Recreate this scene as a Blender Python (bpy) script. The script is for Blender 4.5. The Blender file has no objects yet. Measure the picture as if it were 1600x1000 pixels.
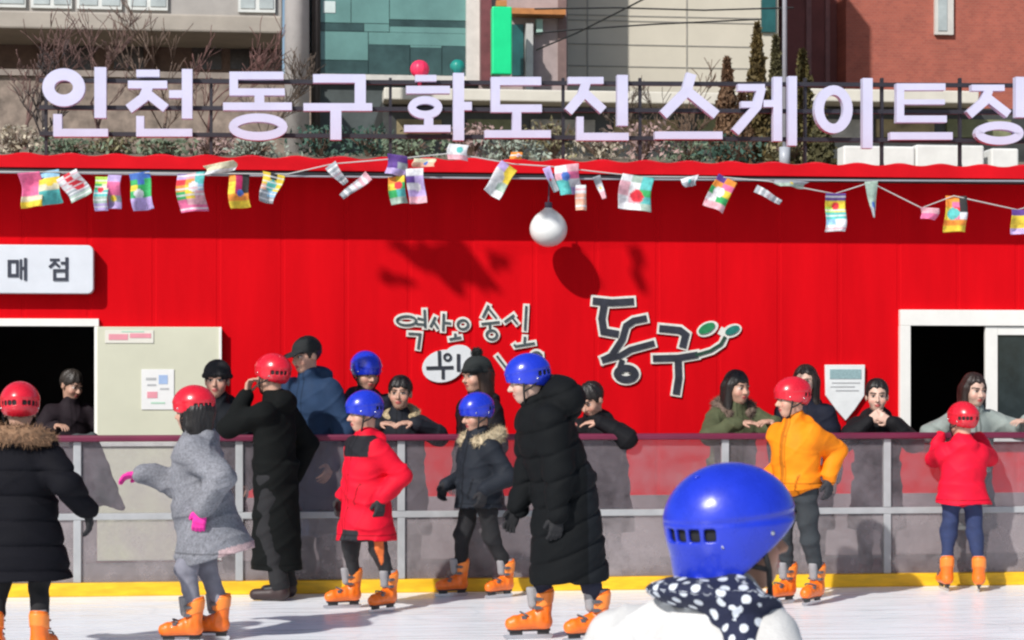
import bpy, math, random
import numpy as np
from mathutils import Vector, Matrix

random.seed(7)
S = bpy.context.scene
COL = S.collection
R = math.radians

# ------------------------------------------------------------------ camera, world, sun, exposure
F = 70.0/36.0*1600.0          # focal length in photo pixels
H0 = 1.50                     # eye height
YH = 585.0                    # horizon row in the photo
YAW = R(6.5)
cam_d = bpy.data.cameras.new('camera'); cam = bpy.data.objects.new('camera', cam_d); COL.objects.link(cam)
cam.location = (0, 0, H0); cam.rotation_euler = (R(90), 0, -YAW)
cam_d.lens = 70; cam_d.sensor_width = 36; cam_d.shift_y = (YH-500)/1600.0
cam_d.clip_start = 0.1; cam_d.clip_end = 3000
cam_d.dof.use_dof = True; cam_d.dof.focus_distance = 13.4; cam_d.dof.aperture_fstop = 9
S.camera = cam

SUN_EL = R(38); SUN_AZ = R(40)                 # light travels towards +x (SUN_AZ off the wall normal) and +y
LDIR = Vector((math.sin(SUN_AZ)*math.cos(SUN_EL), math.cos(SUN_AZ)*math.cos(SUN_EL), -math.sin(SUN_EL)))
wd = bpy.data.worlds.new('World'); S.world = wd; wd.use_nodes = True
nt = wd.node_tree
sky = nt.nodes.new('ShaderNodeTexSky'); sky.sky_type = 'NISHITA'; sky.sun_disc = False
sky.sun_elevation = SUN_EL; sky.sun_rotation = math.atan2(-LDIR.x, -LDIR.y)
sky.air_density = 1.0; sky.dust_density = 1.2; sky.ozone_density = 1.0
bg = nt.nodes['Background']; bg.inputs['Strength'].default_value = 0.09
nt.links.new(sky.outputs[0], bg.inputs['Color'])
sd = bpy.data.lights.new('sun', 'SUN'); sd.energy = 4.0; sd.angle = R(0.9); sd.color = (1.0, 0.965, 0.92)
sun = bpy.data.objects.new('sun', sd); COL.objects.link(sun)
sun.rotation_euler = LDIR.to_track_quat('-Z', 'Y').to_euler()
S.view_settings.view_transform = 'Standard'; S.view_settings.look = 'None'
S.view_settings.exposure = 0.12; S.view_settings.gamma = 1.0
S.render.engine = 'CYCLES'
S.cycles.filter_width = 2.3
S.cycles.max_bounces = 8; S.cycles.transparent_max_bounces = 16

YB, YW, YE = 13.70, 15.80, 15.33            # barrier, cabin wall, eave edge (distances from the camera)
def ray(px, py):
    cx = (px-800)/F; cz = (YH-py)/F
    return Vector((cx*math.cos(YAW)+math.sin(YAW), -cx*math.sin(YAW)+math.cos(YAW), cz))
def at(px, py, Y):                          # photo pixel -> point on the plane y = Y
    d = ray(px, py); t = Y/d.y
    return Vector((d.x*t, Y, H0+d.z*t))
def on_ice(px, py):                         # photo pixel -> point on the ice
    d = ray(px, py); t = -H0/d.z
    return Vector((d.x*t, d.y*t, 0))
def srgb(r, g, b):
    f = lambda c: (c/255/12.92) if c/255 <= .04045 else ((c/255+.055)/1.055)**2.4
    return (f(r), f(g), f(b))

# ------------------------------------------------------------------ materials
MATS = {}
def mat(key, col, rough=.6, var=.12, vscale=6.0, bump=0.0, bscale=80.0, metal=0.0, spec=.5, coat=0.0, attr=False, stretch=(1, 1, 1), emit=0):
    if key in MATS: return MATS[key]
    m = bpy.data.materials.new(key); m.use_nodes = True; MATS[key] = m
    n = m.node_tree.nodes; l = m.node_tree.links; b = n['Principled BSDF']
    b.inputs['Roughness'].default_value = rough; b.inputs['Metallic'].default_value = metal
    b.inputs['Specular IOR Level'].default_value = spec; b.inputs['Coat Weight'].default_value = coat
    tc = n.new('ShaderNodeTexCoord'); mp = n.new('ShaderNodeMapping'); mp.inputs['Scale'].default_value = stretch
    l.new(tc.outputs['Object'], mp.inputs['Vector'])
    nz = n.new('ShaderNodeTexNoise'); nz.inputs['Scale'].default_value = vscale; nz.inputs['Detail'].default_value = 6; nz.inputs['Roughness'].default_value = .6
    l.new(mp.outputs[0], nz.inputs['Vector'])
    mr = n.new('ShaderNodeMapRange'); mr.inputs['From Min'].default_value = .3; mr.inputs['From Max'].default_value = .7
    mr.inputs['To Min'].default_value = 1-var; mr.inputs['To Max'].default_value = 1+var
    l.new(nz.outputs['Fac'], mr.inputs['Value'])
    if attr:
        a = n.new('ShaderNodeAttribute'); a.attribute_name = 'Col'; src = a.outputs['Color']
    else:
        rgb = n.new('ShaderNodeRGB'); rgb.outputs[0].default_value = (*col, 1); src = rgb.outputs[0]
    vm = n.new('ShaderNodeVectorMath'); vm.operation = 'SCALE'
    l.new(src, vm.inputs[0]); l.new(mr.outputs[0], vm.inputs['Scale'])
    l.new(vm.outputs[0], b.inputs['Base Color'])
    rr = n.new('ShaderNodeMapRange'); rr.inputs['To Min'].default_value = max(0, rough-.08); rr.inputs['To Max'].default_value = min(1, rough+.1)
    l.new(nz.outputs['Fac'], rr.inputs['Value']); l.new(rr.outputs[0], b.inputs['Roughness'])
    if bump:
        nb = n.new('ShaderNodeTexNoise'); nb.inputs['Scale'].default_value = bscale; nb.inputs['Detail'].default_value = 4
        l.new(mp.outputs[0], nb.inputs['Vector'])
        bp = n.new('ShaderNodeBump'); bp.inputs['Strength'].default_value = bump; bp.inputs['Distance'].default_value = .01
        l.new(nb.outputs['Fac'], bp.inputs['Height']); l.new(bp.outputs[0], b.inputs['Normal'])
    return m

# ------------------------------------------------------------------ object helpers
def tag(o, label=None, cat=None, group=None, kind=None):
    if label: o['label'] = label
    if cat: o['category'] = cat
    if group: o['group'] = group
    if kind: o['kind'] = kind
    return o
def empty(name, loc=(0, 0, 0), rz=0):
    o = bpy.data.objects.new(name, None); COL.objects.link(o); o.location = loc; o.rotation_euler = (0, 0, rz)
    o.empty_display_size = .2
    return o
def link(name, me, m, parent=None, loc=None):
    o = bpy.data.objects.new(name, me); COL.objects.link(o)
    if m: me.materials.append(m)
    if parent is not None: o.parent = parent
    if loc is not None: o.location = loc
    return o
def arrmesh(name, V, Q, T=None, smooth=True, cols=None):
    V = np.asarray(V, np.float32); Q = np.asarray(Q, np.int32).reshape(-1, 4)
    T = np.zeros((0, 3), np.int32) if T is None else np.asarray(T, np.int32).reshape(-1, 3)
    me = bpy.data.meshes.new(name); me.vertices.add(len(V)); me.vertices.foreach_set('co', V.ravel())
    li = np.concatenate([Q.ravel(), T.ravel()]).astype(np.int32)
    me.loops.add(len(li)); me.loops.foreach_set('vertex_index', li)
    me.polygons.add(len(Q)+len(T))
    st = np.concatenate([np.arange(len(Q))*4, len(Q)*4+np.arange(len(T))*3]).astype(np.int32)
    me.polygons.foreach_set('loop_start', st)
    me.polygons.foreach_set('use_smooth', np.full(len(st), smooth))
    if cols is not None:
        a = me.color_attributes.new('Col', 'FLOAT_COLOR', 'POINT')
        c4 = np.ones((len(V), 4), np.float32); c4[:, :3] = cols; a.data.foreach_set('color', c4.ravel())
    me.update(calc_edges=True); me.validate()
    return me
class MB:                                   # collects boxes, bars and tubes into ONE mesh
    def __init__(s): s.v = []; s.f = []
    def add(s, vs, fs):
        n = len(s.v); s.v += [tuple(v) for v in vs]; s.f += [tuple(i+n for i in f) for f in fs]; return s
    def box(s, lo, hi):
        (x0, y0, z0), (x1, y1, z1) = lo, hi
        if x0 > x1: x0, x1 = x1, x0
        if y0 > y1: y0, y1 = y1, y0
        if z0 > z1: z0, z1 = z1, z0
        v = [(x0, y0, z0), (x1, y0, z0), (x1, y1, z0), (x0, y1, z0), (x0, y0, z1), (x1, y0, z1), (x1, y1, z1), (x0, y1, z1)]
        return s.add(v, [(0, 3, 2, 1), (4, 5, 6, 7), (0, 1, 5, 4), (1, 2, 6, 5), (2, 3, 7, 6), (3, 0, 4, 7)])
    def tube(s, pts, rad, n=8):
        pts = [Vector(p) for p in pts]
        rads = rad if isinstance(rad, (list, tuple)) else [rad]*len(pts)
        base = len(s.v); prev = None
        for i, p in enumerate(pts):
            d = (pts[min(i+1, len(pts)-1)]-pts[max(i-1, 0)]).normalized()
            if prev is None: a = d.orthogonal().normalized()
            else:
                a = prev-d*prev.dot(d)
                a = a.normalized() if a.length > 1e-5 else d.orthogonal().normalized()
            prev = a; b = d.cross(a)
            for k in range(n):
                t = 2*math.pi*k/n; s.v.append(tuple(p+(a*math.cos(t)+b*math.sin(t))*rads[i]))
        for i in range(len(pts)-1):
            for k in range(n):
                s.f.append((base+i*n+k, base+i*n+(k+1) % n, base+(i+1)*n+(k+1) % n, base+(i+1)*n+k))
        s.f.append(tuple(base+k for k in range(n))[::-1]); s.f.append(tuple(base+(len(pts)-1)*n+k for k in range(n)))
        return s
    def prism(s, poly, y0, y1):             # polygon of (x, z), extruded along y
        n = len(poly)
        v = [(x, y0, z) for x, z in poly]+[(x, y1, z) for x, z in poly]
        f = [tuple(range(n)), tuple(range(2*n-1, n-1, -1))]+[(i, i+n, (i+1) % n+n, (i+1) % n) for i in range(n)]
        return s.add(v, f)
    def build(s, name, m, parent=None, bevel=0, smooth=False):
        me = bpy.data.meshes.new(name); me.from_pydata(s.v, [], s.f)
        import bmesh
        bm = bmesh.new(); bm.from_mesh(me); bmesh.ops.recalc_face_normals(bm, faces=bm.faces); bm.to_mesh(me); bm.free()
        if smooth: me.polygons.foreach_set('use_smooth', [True]*len(me.polygons))
        me.update()
        o = link(name, me, m, parent)
        if bevel:
            b = o.modifiers.new('bevel', 'BEVEL'); b.width = bevel; b.segments = 2; b.limit_method = 'ANGLE'
        return o

# ------------------------------------------------------------------ solid-field modelling (smooth blended solids -> one mesh)
def nv(v): return np.asarray(v, np.float64)
class Field:
    def __init__(s): s.p = []; s.amp = 0.0; s.disp = None
    def rc(s, a, b, ra, rb=None, k=.02, op='u'):
        s.p.append(('rc', op, k, (nv(a), nv(b), ra, ra if rb is None else rb))); return s
    def el(s, c, r, M=None, k=.02, op='u'):
        s.p.append(('el', op, k, (nv(c), nv(r), np.eye(3) if M is None else np.asarray(M)))); return s
    def bx(s, c, hs, r=.01, M=None, k=.01, op='u'):
        s.p.append(('bx', op, k, (nv(c), nv(hs)-r, r, np.eye(3) if M is None else np.asarray(M)))); return s
    def fr(s, a, b, ra, rb, M=None, k=.03, op='u'):       # elliptic frustum a->b; radii (side, depth)
        s.p.append(('fr', op, k, (nv(a), nv(b), nv(ra), nv(rb), np.eye(3) if M is None else np.asarray(M)))); return s
    def cut(s, pt, n, k=.01):                             # keep the side the normal does not point to
        n = nv(n); s.p.append(('pl', 'i', k, (nv(pt), n/np.linalg.norm(n)))); return s
    def pd(s, pr, P):
        t, op, k, a = pr
        if t == 'rc':
            A, B, ra, rb = a; ba = B-A; L = float(ba@ba)+1e-12
            h = np.clip(((P-A)@ba)/L, 0, 1)
            q = P-A-h[..., None]*ba
            return np.sqrt((q*q).sum(-1))-(ra+(rb-ra)*h)
        if t == 'el':
            c, r, M = a; q = (P-c)@M
            k0 = np.sqrt(((q/r)**2).sum(-1)); k1 = np.sqrt(((q/(r*r))**2).sum(-1))+1e-9
            return np.where(k0 < 1e-3, -r.min(), k0*(k0-1)/k1)
        if t == 'bx':
            c, hs, r, M = a; q = np.abs((P-c)@M)-hs
            return np.sqrt((np.maximum(q, 0)**2).sum(-1))+np.minimum(q.max(-1), 0)-r
        if t == 'fr':
            A, B, ra, rb, M = a; ba = B-A; L = np.linalg.norm(ba); u = ba/L
            q = P-A; z = q@u; h = np.clip(z/L, 0, 1)
            q = q-z[..., None]*u
            xs = q@M[:, 0]; ys = q@M[:, 1]
            rx = ra[0]+(rb[0]-ra[0])*h; ry = ra[1]+(rb[1]-ra[1])*h
            d = (np.sqrt((xs/rx)**2+(ys/ry)**2)-1)*np.minimum(rx, ry)
            dz = np.maximum(-z, z-L)
            return np.maximum(d, dz)
        if t == 'pl':
            p, n = a; return (P-p)@n
    @staticmethod
    def comb(v, d, op, k):
        if op == 'u':
            h = np.maximum(k-np.abs(v-d), 0)/k; return np.minimum(v, d)-h*h*k*.25
        if op == 's': d = -d
        h = np.maximum(k-np.abs(v-d), 0)/k; return np.maximum(v, d)+h*h*k*.25
    def bounds(s):
        lo = np.full(3, 9e9); hi = -lo
        for t, op, k, a in s.p:
            if op != 'u': continue
            if t == 'rc': pts = [(a[0], a[2]), (a[1], a[3])]
            elif t == 'el': pts = [(a[0], a[1].max())]
            elif t == 'bx': pts = [(a[0], np.linalg.norm(a[1])+a[2])]
            else: pts = [(a[0], a[2].max()), (a[1], a[3].max())]
            for c, r in pts: lo = np.minimum(lo, c-r); hi = np.maximum(hi, c+r)
        return lo-.02-s.amp, hi+.02+s.amp
    def mesh(s, h):
        lo, hi = s.bounds(); B = 8
        nb = np.ceil(((hi-lo)/h+2)/B).astype(int); n = nb*B
        v = np.ones(tuple(n), np.float32)
        bi = np.stack(np.meshgrid(*[np.arange(q) for q in nb], indexing='ij'), -1).reshape(-1, 3)
        cen = lo+(bi*B+3.5)*h
        ds = [s.pd(pr, cen) for pr in s.p]
        dc = np.full(len(cen), 9.0)
        for pr, d in zip(s.p, ds): dc = s.comb(dc, d, pr[1], pr[2])
        Rb = B*h*.87
        act = np.abs(dc) < Rb*1.5+s.amp+.015
        vb = np.where(dc < 0, -1.0, 1.0).astype(np.float32)
        v.reshape(nb[0], B, nb[1], B, nb[2], B).transpose(0, 2, 4, 1, 3, 5)[...] = vb.reshape(*nb, 1, 1, 1)
        ai = np.where(act)[0]
        off = np.stack(np.meshgrid(*[np.arange(B)]*3, indexing='ij'), -1).reshape(-1, 3)
        P = (lo+(bi[ai][:, None, :]*B+off[None])*h)
        val = np.full(P.shape[:2], 9.0)
        for pr, d in zip(s.p, ds):
            t, op, k, a = pr
            sel = np.where(d[ai] < Rb*2.2+k+.01)[0] if op != 'i' else np.arange(len(ai))
            if len(sel) == 0: continue
            val[sel] = s.comb(val[sel], s.pd(pr, P[sel]), op, k)
        if s.disp is not None: val = val+s.disp(P)
        g = v.reshape(nb[0], B, nb[1], B, nb[2], B).transpose(0, 2, 4, 1, 3, 5)
        ab = bi[ai]
        g[ab[:, 0], ab[:, 1], ab[:, 2]] = val.reshape(-1, B, B, B)
        return surface_nets(v, lo, h)
def surface_nets(v, lo, h):
    sg = v < 0
    c = [sg[i:v.shape[0]-1+i, j:v.shape[1]-1+j, k:v.shape[2]-1+k] for i in (0, 1) for j in (0, 1) for k in (0, 1)]
    an = c[0].copy(); al = c[0].copy()
    for q in c[1:]: an |= q; al &= q
    ci = np.argwhere(an & ~al)
    idm = np.full(an.shape, -1, np.int32); idm[ci[:, 0], ci[:, 1], ci[:, 2]] = np.arange(len(ci))
    acc = np.zeros((len(ci), 3)); cnt = np.zeros(len(ci))
    cor = [(i, j, k) for i in (0, 1) for j in (0, 1) for k in (0, 1)]
    for a in cor:
        for ax in range(3):
            if a[ax]: continue
            b = list(a); b[ax] = 1
            va = v[ci[:, 0]+a[0], ci[:, 1]+a[1], ci[:, 2]+a[2]]; vb = v[ci[:, 0]+b[0], ci[:, 1]+b[1], ci[:, 2]+b[2]]
            cr = (va < 0) != (vb < 0)
            t = np.where(cr, va/np.where(cr, va-vb, 1), 0)
            p = np.tile(np.array(a, float), (len(ci), 1)); p[:, ax] += t
            acc[cr] += p[cr]; cnt[cr] += 1
    V = lo+(ci+acc/np.maximum(cnt, 1)[:, None])*h
    Qs = []
    for ax in range(3):
        o1, o2 = (ax+1) % 3, (ax+2) % 3
        s0 = np.take(sg, range(sg.shape[ax]-1), ax); s1 = np.take(sg, range(1, sg.shape[ax]), ax)
        e = np.argwhere(s0 != s1)
        e = e[(e[:, o1] > 0) & (e[:, o2] > 0) & (e[:, o1] < idm.shape[o1]) & (e[:, o2] < idm.shape[o2])]
        if not len(e): continue
        flip = ~sg[e[:, 0], e[:, 1], e[:, 2]]
        def cell(d1, d2):
            q = e.copy(); q[:, o1] -= d1; q[:, o2] -= d2; return idm[q[:, 0], q[:, 1], q[:, 2]]
        q = np.stack([cell(1, 1), cell(0, 1), cell(0, 0), cell(1, 0)], 1)
        q[flip] = q[flip][:, ::-1]
        Qs.append(q)
    Q = np.concatenate(Qs); Q = Q[(Q >= 0).all(1)]
    return V, Q
def vnormals(V, Q):
    fn = np.cross(V[Q[:, 2]]-V[Q[:, 0]], V[Q[:, 3]]-V[Q[:, 1]])
    N = np.zeros_like(V)
    for i in range(4): np.add.at(N, Q[:, i], fn)
    return N/(np.linalg.norm(N, axis=1)[:, None]+1e-12)
def fuzz(V, Q, n, ln, wd=.004, down=0.0, rng=None):       # short strands standing on a surface
    rng = rng or np.random.default_rng(3)
    N = vnormals(V, Q); i = rng.integers(0, len(V), n)
    d = N[i]+rng.normal(0, .45, (n, 3)); d[:, 2] -= down; d /= np.linalg.norm(d, axis=1)[:, None]
    t = np.cross(d, rng.normal(0, 1, (n, 3))); t /= np.linalg.norm(t, axis=1)[:, None]+1e-9
    L = ln*rng.uniform(.5, 1.2, (n, 1))
    a = V[i]+t*wd/2-N[i]*.003; b = V[i]-t*wd/2-N[i]*.003; c = V[i]+d*L
    V2 = np.concatenate([V, a, b, c]); m = len(V); k = np.arange(n)
    T = np.stack([m+k, m+n+k, m+2*n+k], 1)
    return V2, T
def wrinkle(P, amp, sc=1.0, seed=0):
    x, y, z = P[..., 0]*sc, P[..., 1]*sc, P[..., 2]*sc
    w = .6*np.sin(7*x+3.1*z+seed)+.6*np.sin(6*y-4*z+seed*1.7)
    a = np.sin(23*z+9*x+3*w+seed)+np.sin(31*z-14*y+2.5*w+1.3*seed)+.7*np.sin(27*x+19*y+13*z+2*w)+.5*np.sin(53*z+31*x-20*y+3*w)
    u = 17*z+8*x-6*y+1.6*w+.5*seed; v = -13*z+15*x+9*y+1.8*w+seed
    r = (1-np.abs(np.sin(u)))**3+.8*(1-np.abs(np.sin(v)))**3
    return amp*(a/3.0-.75*r+.35)
# ------------------------------------------------------------------ people
def unit(v):
    v = nv(v); return v/(np.linalg.norm(v)+1e-12)
def Rx(a): c, s = math.cos(a), math.sin(a); return np.array([[1, 0, 0], [0, c, -s], [0, s, c]])
def Ry(a): c, s = math.cos(a), math.sin(a); return np.array([[c, 0, s], [0, 1, 0], [-s, 0, c]])
def Rz(a): c, s = math.cos(a), math.sin(a); return np.array([[c, -s, 0], [s, c, 0], [0, 0, 1]])
def ik(A, T, l1, l2, hint):
    A, T = nv(A), nv(T); d = T-A; L = np.linalg.norm(d); Lm = (l1+l2)*.995
    if L > Lm: d = d*Lm/L; T = A+d; L = Lm
    u = d/L; a = (l1*l1-l2*l2+L*L)/(2*L); hgt = math.sqrt(max(l1*l1-a*a, 1e-8))
    hv = nv(hint)-u*(nv(hint)@u)
    return A+u*a+unit(hv)*hgt, T
def add_hand(fd, w, d, n, t, sc, curl, grow=0.0):
    d = unit(d); n = unit(nv(n)-d*(nv(n)@d)); t = unit(nv(t)-d*(nv(t)@d)-n*(nv(t)@n))
    offs = (.031, .0105, -.0105, -.030)
    lens = ((.036, .024, .020), (.040, .027, .021), (.037, .025, .020), (.029, .020, .018))
    for o, ls in zip(offs, lens):
        kb = w+d*.088*sc+t*o*sc
        fd.rc(w+t*o*.55*sc+d*.012*sc, kb, .0165*sc+grow, .0125*sc+grow, k=.012)
        ang = 0.0; p = kb; r = .0092*sc+grow
        for j, L in enumerate(ls):
            ang += curl*(.55, .95, .6)[j]
            q = p+(d*math.cos(ang)+n*math.sin(ang)+t*o*3.0)*L*sc
            fd.rc(p, q, r, r*.9, k=.004); p = q; r *= .9
    b = w+d*.026*sc+t*.026*sc
    m = b+unit(d*.62+t*.72+n*.3)*.042*sc
    e = m+unit(d*.85+t*.3+n*.4)*.032*sc
    fd.rc(b-t*.01*sc, b, .017*sc+grow, k=.012).rc(b, m, .0125*sc+grow, .0105*sc+grow, k=.008).rc(m, e, .0105*sc+grow, .0085*sc+grow, k=.004)

SKIN = {'fair': (.62, .36, .26), 'tan': (.50, .26, .17), 'pale': (.70, .46, .36)}
def add_head(fd, hc, M, hs):
    T = lambda x, y, z: hc+M@(nv((x, y, z))*hs)
    E = lambda c, r, k=.02, op='u': fd.el(T(*c), nv(r)*hs, M, k*hs, op)
    E((0, .014, .036), (.077, .096, .088))
    E((0, -.026, -.030), (.060, .066, .080), .03)
    E((0, -.052, -.078), (.034, .034, .034), .03)
    for s in (-1, 1):
        E((s*.040, -.062, -.028), (.024, .024, .024), .03)
        E((s*.032, -.101, .010), (.019, .016, .013), .014, 's')
        E((s*.032, -.080, .010), (.0135, .0135, .0125), .003)
        E((s*.030, -.090, .030), (.020, .010, .007), .012)
        E((s*.079, .012, -.004), (.011, .021, .032), .010)
    fd.rc(T(0, -.090, .012), T(0, -.113, -.024), .007*hs, .0125*hs, .014*hs)
    for s in (-1, 1): fd.rc(T(s*.009, -.100, -.028), T(s*.010, -.098, -.029), .008*hs, k=.008*hs)
    E((0, -.092, -.053), (.022, .010, .0065), .005)
    E((0, -.090, -.066), (.018, .010, .0070), .005)
def face_cols(V, hc, M, hs, skin):
    q = ((V-hc)@M)/hs
    c = np.tile(nv(skin), (len(V), 1))
    fr = q[:, 1] < -.05
    def put(mask, w, col):
        w = np.clip(w, 0, 1)[:, None]*mask[:, None]; c[:] = c*(1-w)+nv(col)*w
    for s in (-1, 1):
        d = np.sqrt(((q[:, 0]-s*.042)/.022)**2+((q[:, 2]+.03)/.02)**2); put(fr, (1.3-d)*.45, (.62, .22, .17))
        d = np.sqrt(((q[:, 0]-s*.032)/.0155)**2+((q[:, 2]-.010)/.0075)**2); put(fr, (1.15-d)*4, (.55, .5, .46))
        d = np.sqrt(((q[:, 0]-s*.032)/.0080)**2+((q[:, 2]-.010)/.0080)**2); put(fr, (1.2-d)*5, (.012, .008, .006))
        d = np.abs(q[:, 2]-.019+abs(1)*((q[:, 0]-s*.032)/.02)**2*.004); put(fr & (np.abs(q[:, 0]-s*.032) < .018), (.0035-d)/.002, (.02, .013, .01))
        d = np.abs(q[:, 2]-.034+((q[:, 0]-s*.032)/.025)**2*.004); put(fr & (np.abs(q[:, 0]-s*.032) < .025), (.0065-d)/.003, (.03, .02, .015))
    d = np.sqrt((q[:, 0]/.022)**2+((q[:, 2]+.059)/.0125)**2); put(fr & (q[:, 1] < -.07), (1.2-d)*3, (.45, .10, .09))
    d = np.sqrt((q[:, 0]/.021)**2+((q[:, 2]+.0595)/.0018)**2); put(fr & (q[:, 1] < -.07), (1.2-d)*2, (.12, .03, .03))
    return c

def hair_field(style, part=False):
    f = Field()
    f.el((0, .020, .046), (.090, .106, .098))
    f.bx((0, -.13, -.04 if not part else -.022), (.062, .09, .085 if not part else .094), .03, Rx(R(-8)), .03, 's')
    f.cut((0, .02, -.045), (0, -.45, -1), .02)
    if style in ('long', 'bob'):
        L = -.30 if style == 'long' else -.13
        for s in (-1, 1):
            f.rc((s*.074, .000, .02), (s*.082, -.005 if style == 'long' else .0, L*.62), .026, .030, .03)
            f.rc((s*.062, .055, .0), (s*.070, .045, L), .045, .030, .04)
        f.rc((0, .085, .0), (0, .075, L), .055, .038, .05)
    if style == 'tied':
        f.el((0, .122, -.01), (.032, .035, .035), k=.02)
        f.rc((0, .13, -.02), (0, .12, -.13), .026, .014, k=.02)
    def dsp(P):
        a = np.arctan2(P[..., 0], P[..., 1])
        return .0011*np.sin(a*34+3*np.sin(P[..., 2]*22))+.0012*np.sin(a*71+P[..., 2]*20)+.0025*np.sin(a*9+P[..., 2]*14)
    f.disp = dsp; f.amp = .006
    return f
def hair_part(root, style, col, hc, M, hs, seed=1):
    f = hair_field(style.replace('_parted', ''), 'parted' in style); V, Q = f.mesh(.0055)
    V, T = fuzz(V, Q, 900, .016, .0022, 2.2, np.random.default_rng(seed))
    me = arrmesh('hair', V, Q, T)
    return place_head(link('hair', me, mat('hair_%.3f_%.3f' % (col[0], col[2]), col, .42, .25, 40, .3, 200, stretch=(1, 1, .15)), root), hc, M, hs)
def place_head(o, hc, M, s):
    m = Matrix([[*(M[i]*s), hc[i]] for i in range(3)]+[[0, 0, 0, 1]]); o.matrix_local = m; return o

# rental helmets: one shell, copied for every skater
def helmet_meshes(h=.0045, deep=False):
    f = Field()
    f.el((0, .010, .044), (.107, .132, .116))
    if deep: f.fr((0, .010, .046), (0, .018, -.085), (.106, .131), (.098, .114), k=.012)
    f.el((0, .010, .040), (.098, .123, .108), k=.004, op='s')
    if deep: f.fr((0, .010, .050), (0, .018, -.10), (.096, .121), (.089, .105), k=.004, op='s')
    n = unit((0, -.27, -.96))
    if deep: f.cut((0, 0, -.060), (0, 0, -1), .008).cut((0, -.130, .046), unit((0, -.56, -.83)), .012)
    else: f.cut((0, .010, -.018), n, .006)
    for x in (-.024, .024):
        f.rc((x*1.0, -.055, .142), (x*1.1, .075, .142), .0085, .0085, .004, 's')
        f.rc((x, -.055, .122), (x*1.1, .075, .122), .0085, .0085, .004, 's')
    for a in [R(g*k_) for g in (-1, 1) for k_ in (16, 31, 46, 61)]:
        x, y = math.sin(a)*.112, .010+math.cos(a)*.138
        f.bx((x, y, .036), (.0115, .022, .0125), .004, Rz(-a), .003, 's')
    def dsp(P):
        z = P[..., 2]-.10*(P[..., 1]*.0)
        return -.0045/(1+np.exp(-(z-.062)/.0018))
    f.disp = dsp; f.amp = .006
    V, Q = f.mesh(h)
    g = Field(); g.el((0, .010, .040), (.0985, .1235, .1085)); g.el((0, .010, .036), (.090, .115, .100), k=.004, op='s'); g.cut((0, .010, -.015), n, .006)
    V2, Q2 = g.mesh(max(h, .005))
    return (V, Q), (V2, Q2)
HELM = {}
def strap_mb():
    m = MB()
    for s in (-1, 1):
        m.tube([(s*.088, -.030, .010), (s*.086, -.040, -.045), (s*.052, -.046, -.105), (s*.015, -.052, -.120)], .0065, 6)
        m.tube([(s*.086, .045, -.005), (s*.090, .005, -.030), (s*.086, -.036, -.045)], .006, 6)
    m.tube([(-.016, -.052, -.120), (.016, -.052, -.120)], .007, 6)
    return m
def helmet(root, colour, hc, M, hs, grow=1.0, fine=False, dot=True):
    key = (colour, fine)
    base = {'red': (.62, .012, .030), 'blue': (.012, .034, .50)}[colour]
    if key not in HELM:
        a, b = helmet_meshes(.003 if fine else .0045, fine)
        pl = mat('helmet_plastic_'+colour, base, .27, .13, 16, .06, 60, coat=.25)
        dk = mat('helmet_foam', (.012, .012, .014), .8, .1)
        sh = link('helmet', arrmesh('helmet', *a), pl, root)
        ln = link('liner', arrmesh('liner', *b), dk, sh)
        st = strap_mb().build('strap', mat('black_webbing', (.010, .010, .012), .75, .1), sh, smooth=True)
        rvs = []
        for s in (-1, 1):
            for y, z in ((-.05, .028), (.05, .012)):
                x = s*.107*math.sqrt(max(0, 1-((y-.01)/.132)**2-((z-.044)/.116)**2))
                rvs.append(MB().tube([(x-s*.002, y, z), (x+s*.0035, y, z)], [.006, .005], 10).build('rivet', mat('steel_rivet', (.7, .7, .72), .25, .05, metal=1), sh, smooth=True))
        HELM[key] = (sh, ln, st, *rvs)
        o = sh
    else:
        sh, *ch = HELM[key]
        o = sh.copy(); COL.objects.link(o); o.parent = root
        for c in ch:
            d = c.copy(); COL.objects.link(d); d.parent = o
    return place_head(o, hc, M, hs*grow)

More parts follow.
